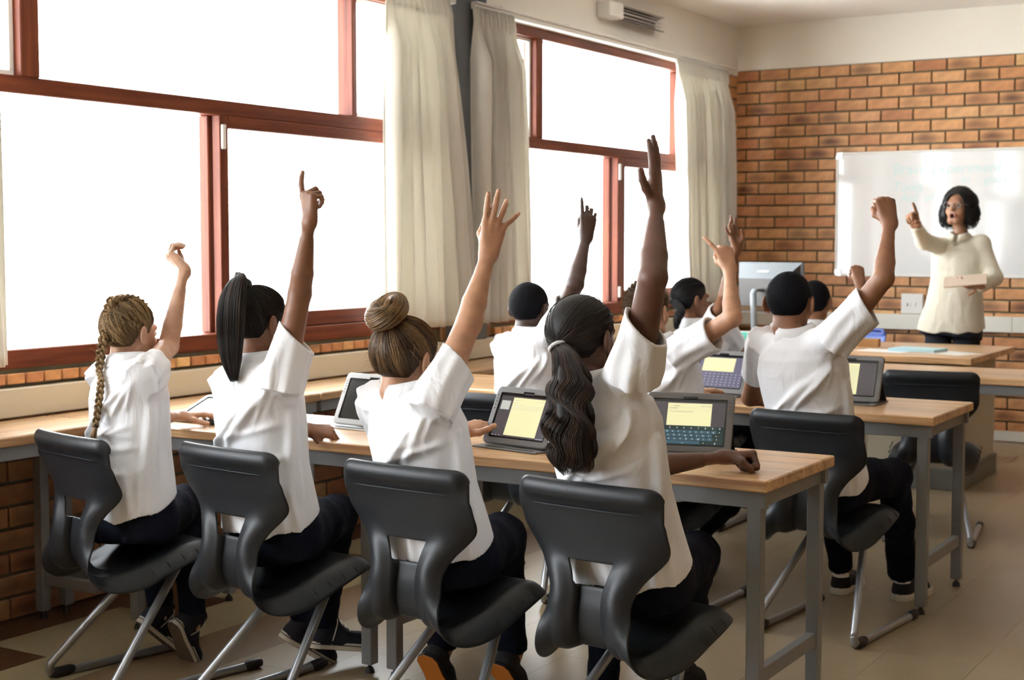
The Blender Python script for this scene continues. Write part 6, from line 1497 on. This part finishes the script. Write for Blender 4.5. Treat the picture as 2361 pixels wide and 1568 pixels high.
# 5 --- dark-skinned boy by the pillar
hc = W(1223, 713, 4.97); nk = W(1222, 772, 4.91); SR = W(1285, 752, 4.84); SL = W(1172, 808, 5.00); E = reach(SR, 1326, 655, .235, False); Wr = reach(E, 1352, 545, .225, True); pel = A(-2.90, 4.93, .54); s = .94
fd = unit(W(1357, 495, Wr[1]) - Wr)
person((-2.90, 4.93, 0), SK['deep'], hair_crop('black', .0045), pel, nk, A(.985, -.15, 0), hc, yaw_dir(5, -3), A(0, 0, 1), s,
       [arm(SR, E, Wr, fd, unit(-CF), -1, 'index', sl=.12, tilt=CR * .7, h=.0036), arm(SL, A(-3.05, 5.15, .80), A(-2.90, 5.40, .79), (1, .1, 0), (0, 0, 1), 1, 'flatdown', h=.0045)],
       seated_legs(pel, 5, s=s), 'dark-skinned boy with cropped hair raising an index finger before the pillar curtains', GP, girl=False, folds=folds_raise(.48, 1.0, 5), seed=5,
       shoe_fn=shoes('low', M['blackcloth'], M['solew'], M['tread'], {0: (.06, (0, .95, -.3), (0, .3, .95)), 1: (.06, (0, .95, -.3), (0, .3, .95))}))
# 6 --- brown-haired boy, pinky raised
hc = W(1494, 718, 4.92); nk = W(1515, 790, 4.88); SR = W(1580, 805, 4.82); SL = W(1462, 825, 5.02); E = reach(SR, 1688, 733, .235, False); Wr = reach(E, 1682, 618, .215, True); pel = A(-2.28, 4.97, .54); s = .94
fd = unit(W(1668, 575, Wr[1]) - Wr)
person((-2.28, 4.97, 0), SK['tan'], hair_crop('brown', .009, lump=.0015, tall=.12), pel, nk, A(.99, -.1, 0), hc, yaw_dir(8, 2), A(0, 0, 1), s,
       [arm(SR, E, Wr, fd, unit(-CF), -1, 'gun', sl=.14, tilt=CR * .3, h=.0036, sr1=.066, sr0=.062), arm(SL, A(-2.50, 5.2, .80), A(-2.40, 5.42, .79), (.5, .8, 0), (0, 0, 1), 1, 'flatdown', h=.0045)],
       [[A(-2.21, 5.0, .52), A(-2.12, 5.38, .50), A(-2.50, 5.62, .13), A(0, 0, 0)], [A(-2.35, 5.0, .52), A(-2.42, 5.36, .50), A(-2.45, 5.3, .13), A(0, 0, 0)]], 'brown-haired boy raising a fist with one finger out, behind the long-haired girl', GP, girl=False, folds=folds_raise(.48, 1.0, 6), seed=6,
       shoe_fn=shoes('low', M['blackcloth'], M['solew'], M['tread'], {0: (.06, (0, .8, -.6), (0, .6, .8)), 1: (.06, (0, .95, -.3), (0, .3, .95))}))
# 7 --- girl with a low ponytail in the far row
hc = W(1594, 692, 6.60); nk = W(1607, 748, 6.55); SR = W(1645, 752, 6.48); SL = W(1572, 765, 6.70); E = reach(SR, 1672, 680, .22, False); Wr = reach(E, 1703, 553, .225, True); pel = A(-2.90, 6.58, .53); s = .93
fd = unit(W(1684, 510, Wr[1]) - Wr); W2 = W(1692, 815, 7.10); W2[2] = .80
person((-2.90, 6.58, 0), SK['brown'], hair_ponytail(HM['black'], 196, [W(1568, 715, 6.46), W(1562, 735, 6.44), W(1560, 760, 6.44)], n=500, rad=(.012, .022, .026, .022, .012), seed=5, ntail=420, wn_=20),
       pel, nk, A(.99, -.05, 0), hc, yaw_dir(38, 0), A(0, 0, 1), s,
       [arm(SR, E, Wr, fd, unit(CF * .8 - CR * .5), -1, 'three', sl=.12, h=.004), arm(A(-2.78, 6.60, .97), A(-2.74, 6.85, .80), W2, unit(A(.95, .3, .05)), (0, 0, 1), 1, 'droop', h=.004)],
       seated_legs(pel, 5, s=s), 'girl with a black low ponytail in profile, raising her hand against the corner curtain', GP, folds=folds_raise(.47, .9, 7), seed=7,
       shoe_fn=shoes('low', M['blackcloth'], M['solew'], M['tread'], {0: (.06, (0, .95, -.3), (0, .3, .95)), 1: (.06, (0, .95, -.3), (0, .3, .95))}))
# 8 --- short-haired boy with the clenched fist
hc = W(1822, 700, 4.97); nk = W(1838, 775, 4.89); SR = W(1938, 768, 4.82); SL = W(1758, 800, 5.02); E = reach(SR, 2036, 642, .245, False); Wr = reach(E, 2051, 512, .225, True); pel = A(-1.735, 5.01, .55); s = 1.0
fd = unit(W(2042, 470, Wr[1]) - Wr)
an1 = A(-1.60, 5.60, .10); an2 = A(-1.84, 5.58, .10)
person((-1.735, 5.01, 0), SK['mid'], hair_crop('black', .0048), pel, nk, A(.99, -.08, 0), hc, yaw_dir(2, -4), A(0, 0, 1), s,
       [arm(SR, E, Wr, fd, unit(-CF), -1, 'fist', sl=.145, h=.0034, sr0=.066, sr1=.070, droop=.02, tilt=CR * .75), arm(SL, W(1732, 915, 5.25), W(1850, 925, 5.45), (1, .2, 0), (0, 0, 1), 1, 'flatdown', sl=.17, sr0=.062, h=.0045)],
       [[A(-1.66, 5.04, .53), A(-1.565, 5.34, .525), an1, an1 + A(.05, .1, -.05), (.085, .062, .056, .056)], [A(-1.80, 5.0, .53), A(-1.83, 5.38, .51), an2, an2 + A(0, .1, -.05)]],
       'boy with short black hair raising a clenched fist at the right', GP, girl=False, hem_z=.53, folds=folds_raise(.5, 1.0, 8), seed=8, prof=[(a, b * 1.07, c * 1.05, d) for a, b, c, d in PROF_SHIRT],
       shoe_fn=shoes('low', M['blackcloth'], M['solew'], M['solew'], {0: (.10, (.24, .97, 0), (0, 0, 1)), 1: (.10, (.02, 1, 0), (0, 0, 1))}))
b8 = [o for o in COL.objects if o.name.startswith('person') and o.get('label', '').startswith('boy with short black')][0]
for an in (an1, an2):
    mb = MB(); o8 = A(-1.735, 5.01, 0); mb.tube([an - o8 + A(0, -.003, -.036), an - o8 + A(0, -.003, .05)], [.032, .034], 18); mesh_obj('sock', mb.v, mb.f, M['white'], b8, smooth=True)
# 9 --- pupil hidden behind the short-haired boy
hc = A(-2.365, 6.72, 1.105); nk = A(-2.37, 6.66, .99); SR = A(-2.22, 6.62, .97); SL = A(-2.52, 6.70, .95); pel = A(-2.36, 6.62, .53); s = .93
Wr = W(1982, 648, 6.78); E = W(1988, 738, 6.70); fd = unit(W(1977, 622, 6.8) - Wr)
person((-2.36, 6.62, 0), SK['mid'], hair_crop('black', .005), pel, nk, A(1, 0, 0), hc, yaw_dir(0, 0), A(0, 0, 1), s,
       [arm(SR, E, Wr, fd, unit(-CF), -1, 'fist', sl=.11, h=.004), arm(SL, A(-2.55, 6.9, .80), A(-2.45, 7.12, .79), (.5, .8, 0), (0, 0, 1), 1, 'flatdown', h=.0045)],
       seated_legs(pel, 0, s=s), 'pupil mostly hidden behind the short-haired boy, a small raised fist showing', GP, girl=False, folds=folds_raise(.47, .9, 9), seed=9,
       shoe_fn=shoes('low', M['blackcloth'], M['solew'], M['tread'], {0: (.06, (0, .95, -.3), (0, .3, .95)), 1: (.06, (0, .95, -.3), (0, .3, .95))}))

# 10 --- the teacher behind her desk
TY = 9.45; hc = W(2211, 480, TY); nk = W(2217, 548, TY + .03); SR = W(2172, 570, TY); SL = W(2262, 562, TY + .03); s = 1.02
E = reach(SR, 2130, 556, .27, False); Wr = reach(E, 2112, 520, .235, False); E2 = W(2292, 640, TY - .02); W2 = W(2262, 662, TY - .20)
pel = W(2196, 735, TY); pel[2] = .92
fd = unit(Wr - E + A(-.02, 0, .0)); s = 1.04
body, _ = person((pel[0], TY, 0), SK['teach'], hair_bob(HM['black']), pel, nk, A(-1, .03, 0), hc, unit(A(-.16, -1, .16)), A(0, 0, 1), s,
       [arm(SR, E, Wr, unit(A(-.12, -.62, .78)), unit(A(-.1, .78, .62)), -1, 'point', long=[.055, .050, .036], h=.004, hs=1.1),
        arm(SL, E2, W2, unit(A(-.97, -.1, .06)), unit(A(.1, -.35, -.95)), -1, 'hold', long=[.054, .050, .038], h=.004)],
       [[pel + A(-.09, 0, -.02), A(pel[0] - .09, TY, .50), A(pel[0] - .10, TY + .02, .10), A(pel[0] - .1, TY - .1, .05), (.082, .068, .055, .050)], [pel + A(.09, 0, -.02), A(pel[0] + .09, TY, .50), A(pel[0] + .10, TY + .02, .10), A(pel[0] + .1, TY - .1, .05), (.082, .068, .055, .050)]],
       'teacher with glasses and curly black bob pointing at the class from behind her desk', None, mouth=.012, shirt='blouse', shirt_name='button_shirt', denim='slacks', hem_z=.83, seed=10, neck_r=.056, collar_h=.036,
       hem_slope=-.10, vneck=.07, shirt_h=.006, prof=[(-.26, .212, .150, 0), (-.1, .205, .145, 0), (.1, .182, .130, 0), (.35, .165, .115, 0), (.55, .165, .115, 0.0), (.70, .172, .120, .01), (.84, .165, .105, .0), (.93, .115, .08, .0), (1.0, .062, .060, .005), (1.03, .052, .054, .008)],
       folds=[(.02 * i - .1, .40, .03 * i - .16, -.10, .006, .016) for i in range(12)],
       shoe_fn=shoes('low', M['blackcloth'], M['blackcloth'], M['tread'], {0: (.06, (0, -1, 0), (0, 0, 1)), 1: (.06, (0, -1, 0), (0, 0, 1))}))
Rh = frame(unit(A(-.16, -1, .16)), A(0, 0, 1)); off = A(pel[0], TY, 0)
def tchild(name, mb, mat, par=None):
    o = mesh_obj(name, mb.v, mb.f, mat, par or body); o.data.polygons.foreach_set('use_smooth', np.array(mb.sm, dtype=bool)); return o
gl = MB()
for q in (-1, 1):
    pts = [A(q * .032 + .024 * math.cos(t), .104, .002 + .018 * math.sin(t)) for t in np.linspace(0, 2 * math.pi, 20)]; gl.tube([(p * s) @ Rh.T + hc - off for p in pts], .0012, 6, cap=False)
    gl.tube([(A(q * .056, .103, .006) * s) @ Rh.T + hc - off, (A(q * .076, .07, .008) * s) @ Rh.T + hc - off, (A(q * .082, -.005, .008) * s) @ Rh.T + hc - off], .0015, 6)
gl.tube([(A(-.009, .106, .004) * s) @ Rh.T + hc - off, (A(.009, .106, .004) * s) @ Rh.T + hc - off], .0015, 6)
tchild('glasses', gl, M['tube'])
# shirt placket with buttons, wrist watch
uq = unit(nk - pel)
pl = MB()
P_ = [nk + A(0, -.072, -.05) + (pel - nk) * t + A(0, -.045 * math.sin(min(1, t * 1.4) * 1.57) - .004, 0) for t in np.linspace(0, 1.12, 12)]
for i in range(11):
    a, b = P_[i] - off, P_[i + 1] - off; w = A(.016, 0, 0); pl.add([a - w, a + w, b + w, b - w, a - w + A(0, -.002, 0), a + w + A(0, -.002, 0), b + w + A(0, -.002, 0), b - w + A(0, -.002, 0)], [(0, 1, 2, 3), (7, 6, 5, 4), (0, 3, 7, 4), (1, 5, 6, 2)])
tchild('shirt_placket', pl, M['blouse'])
for i in range(1, 8):
    bt = MB(); c = P_[i] - off + A(0, -.004, 0); bt.tube([c, c + A(0, -.003, 0)], .006, 10); tchild('shirt_button', bt, M['alu'])
wt_ = MB(); dw = unit(W2 - E2); a = unit(np.cross(dw, A(0, 0, 1))); b = np.cross(dw, a); c = W2 - dw * .015 - off
wt_.tube([c + (a * math.cos(t) + b * math.sin(t)) * .030 for t in np.linspace(0, 6.283, 20)], .005, 6, cap=False); tchild('wrist_watch', wt_, M['alu'])
# what she holds
p = W2 + A(-.085, -.05, .035); mb = MB(); mb.box(-.13, .13, -.09, .09, 0, .010, bev=.003); o = mb.build('tablet', plain('cream_tablet_cover', (.62, .50, .40), .5)); o.location = p; o.rotation_euler = (math.radians(18), math.radians(-6), math.radians(12)); tag(o, 'tablet in a pale cover lying on the left forearm of the teacher', 'tablet')
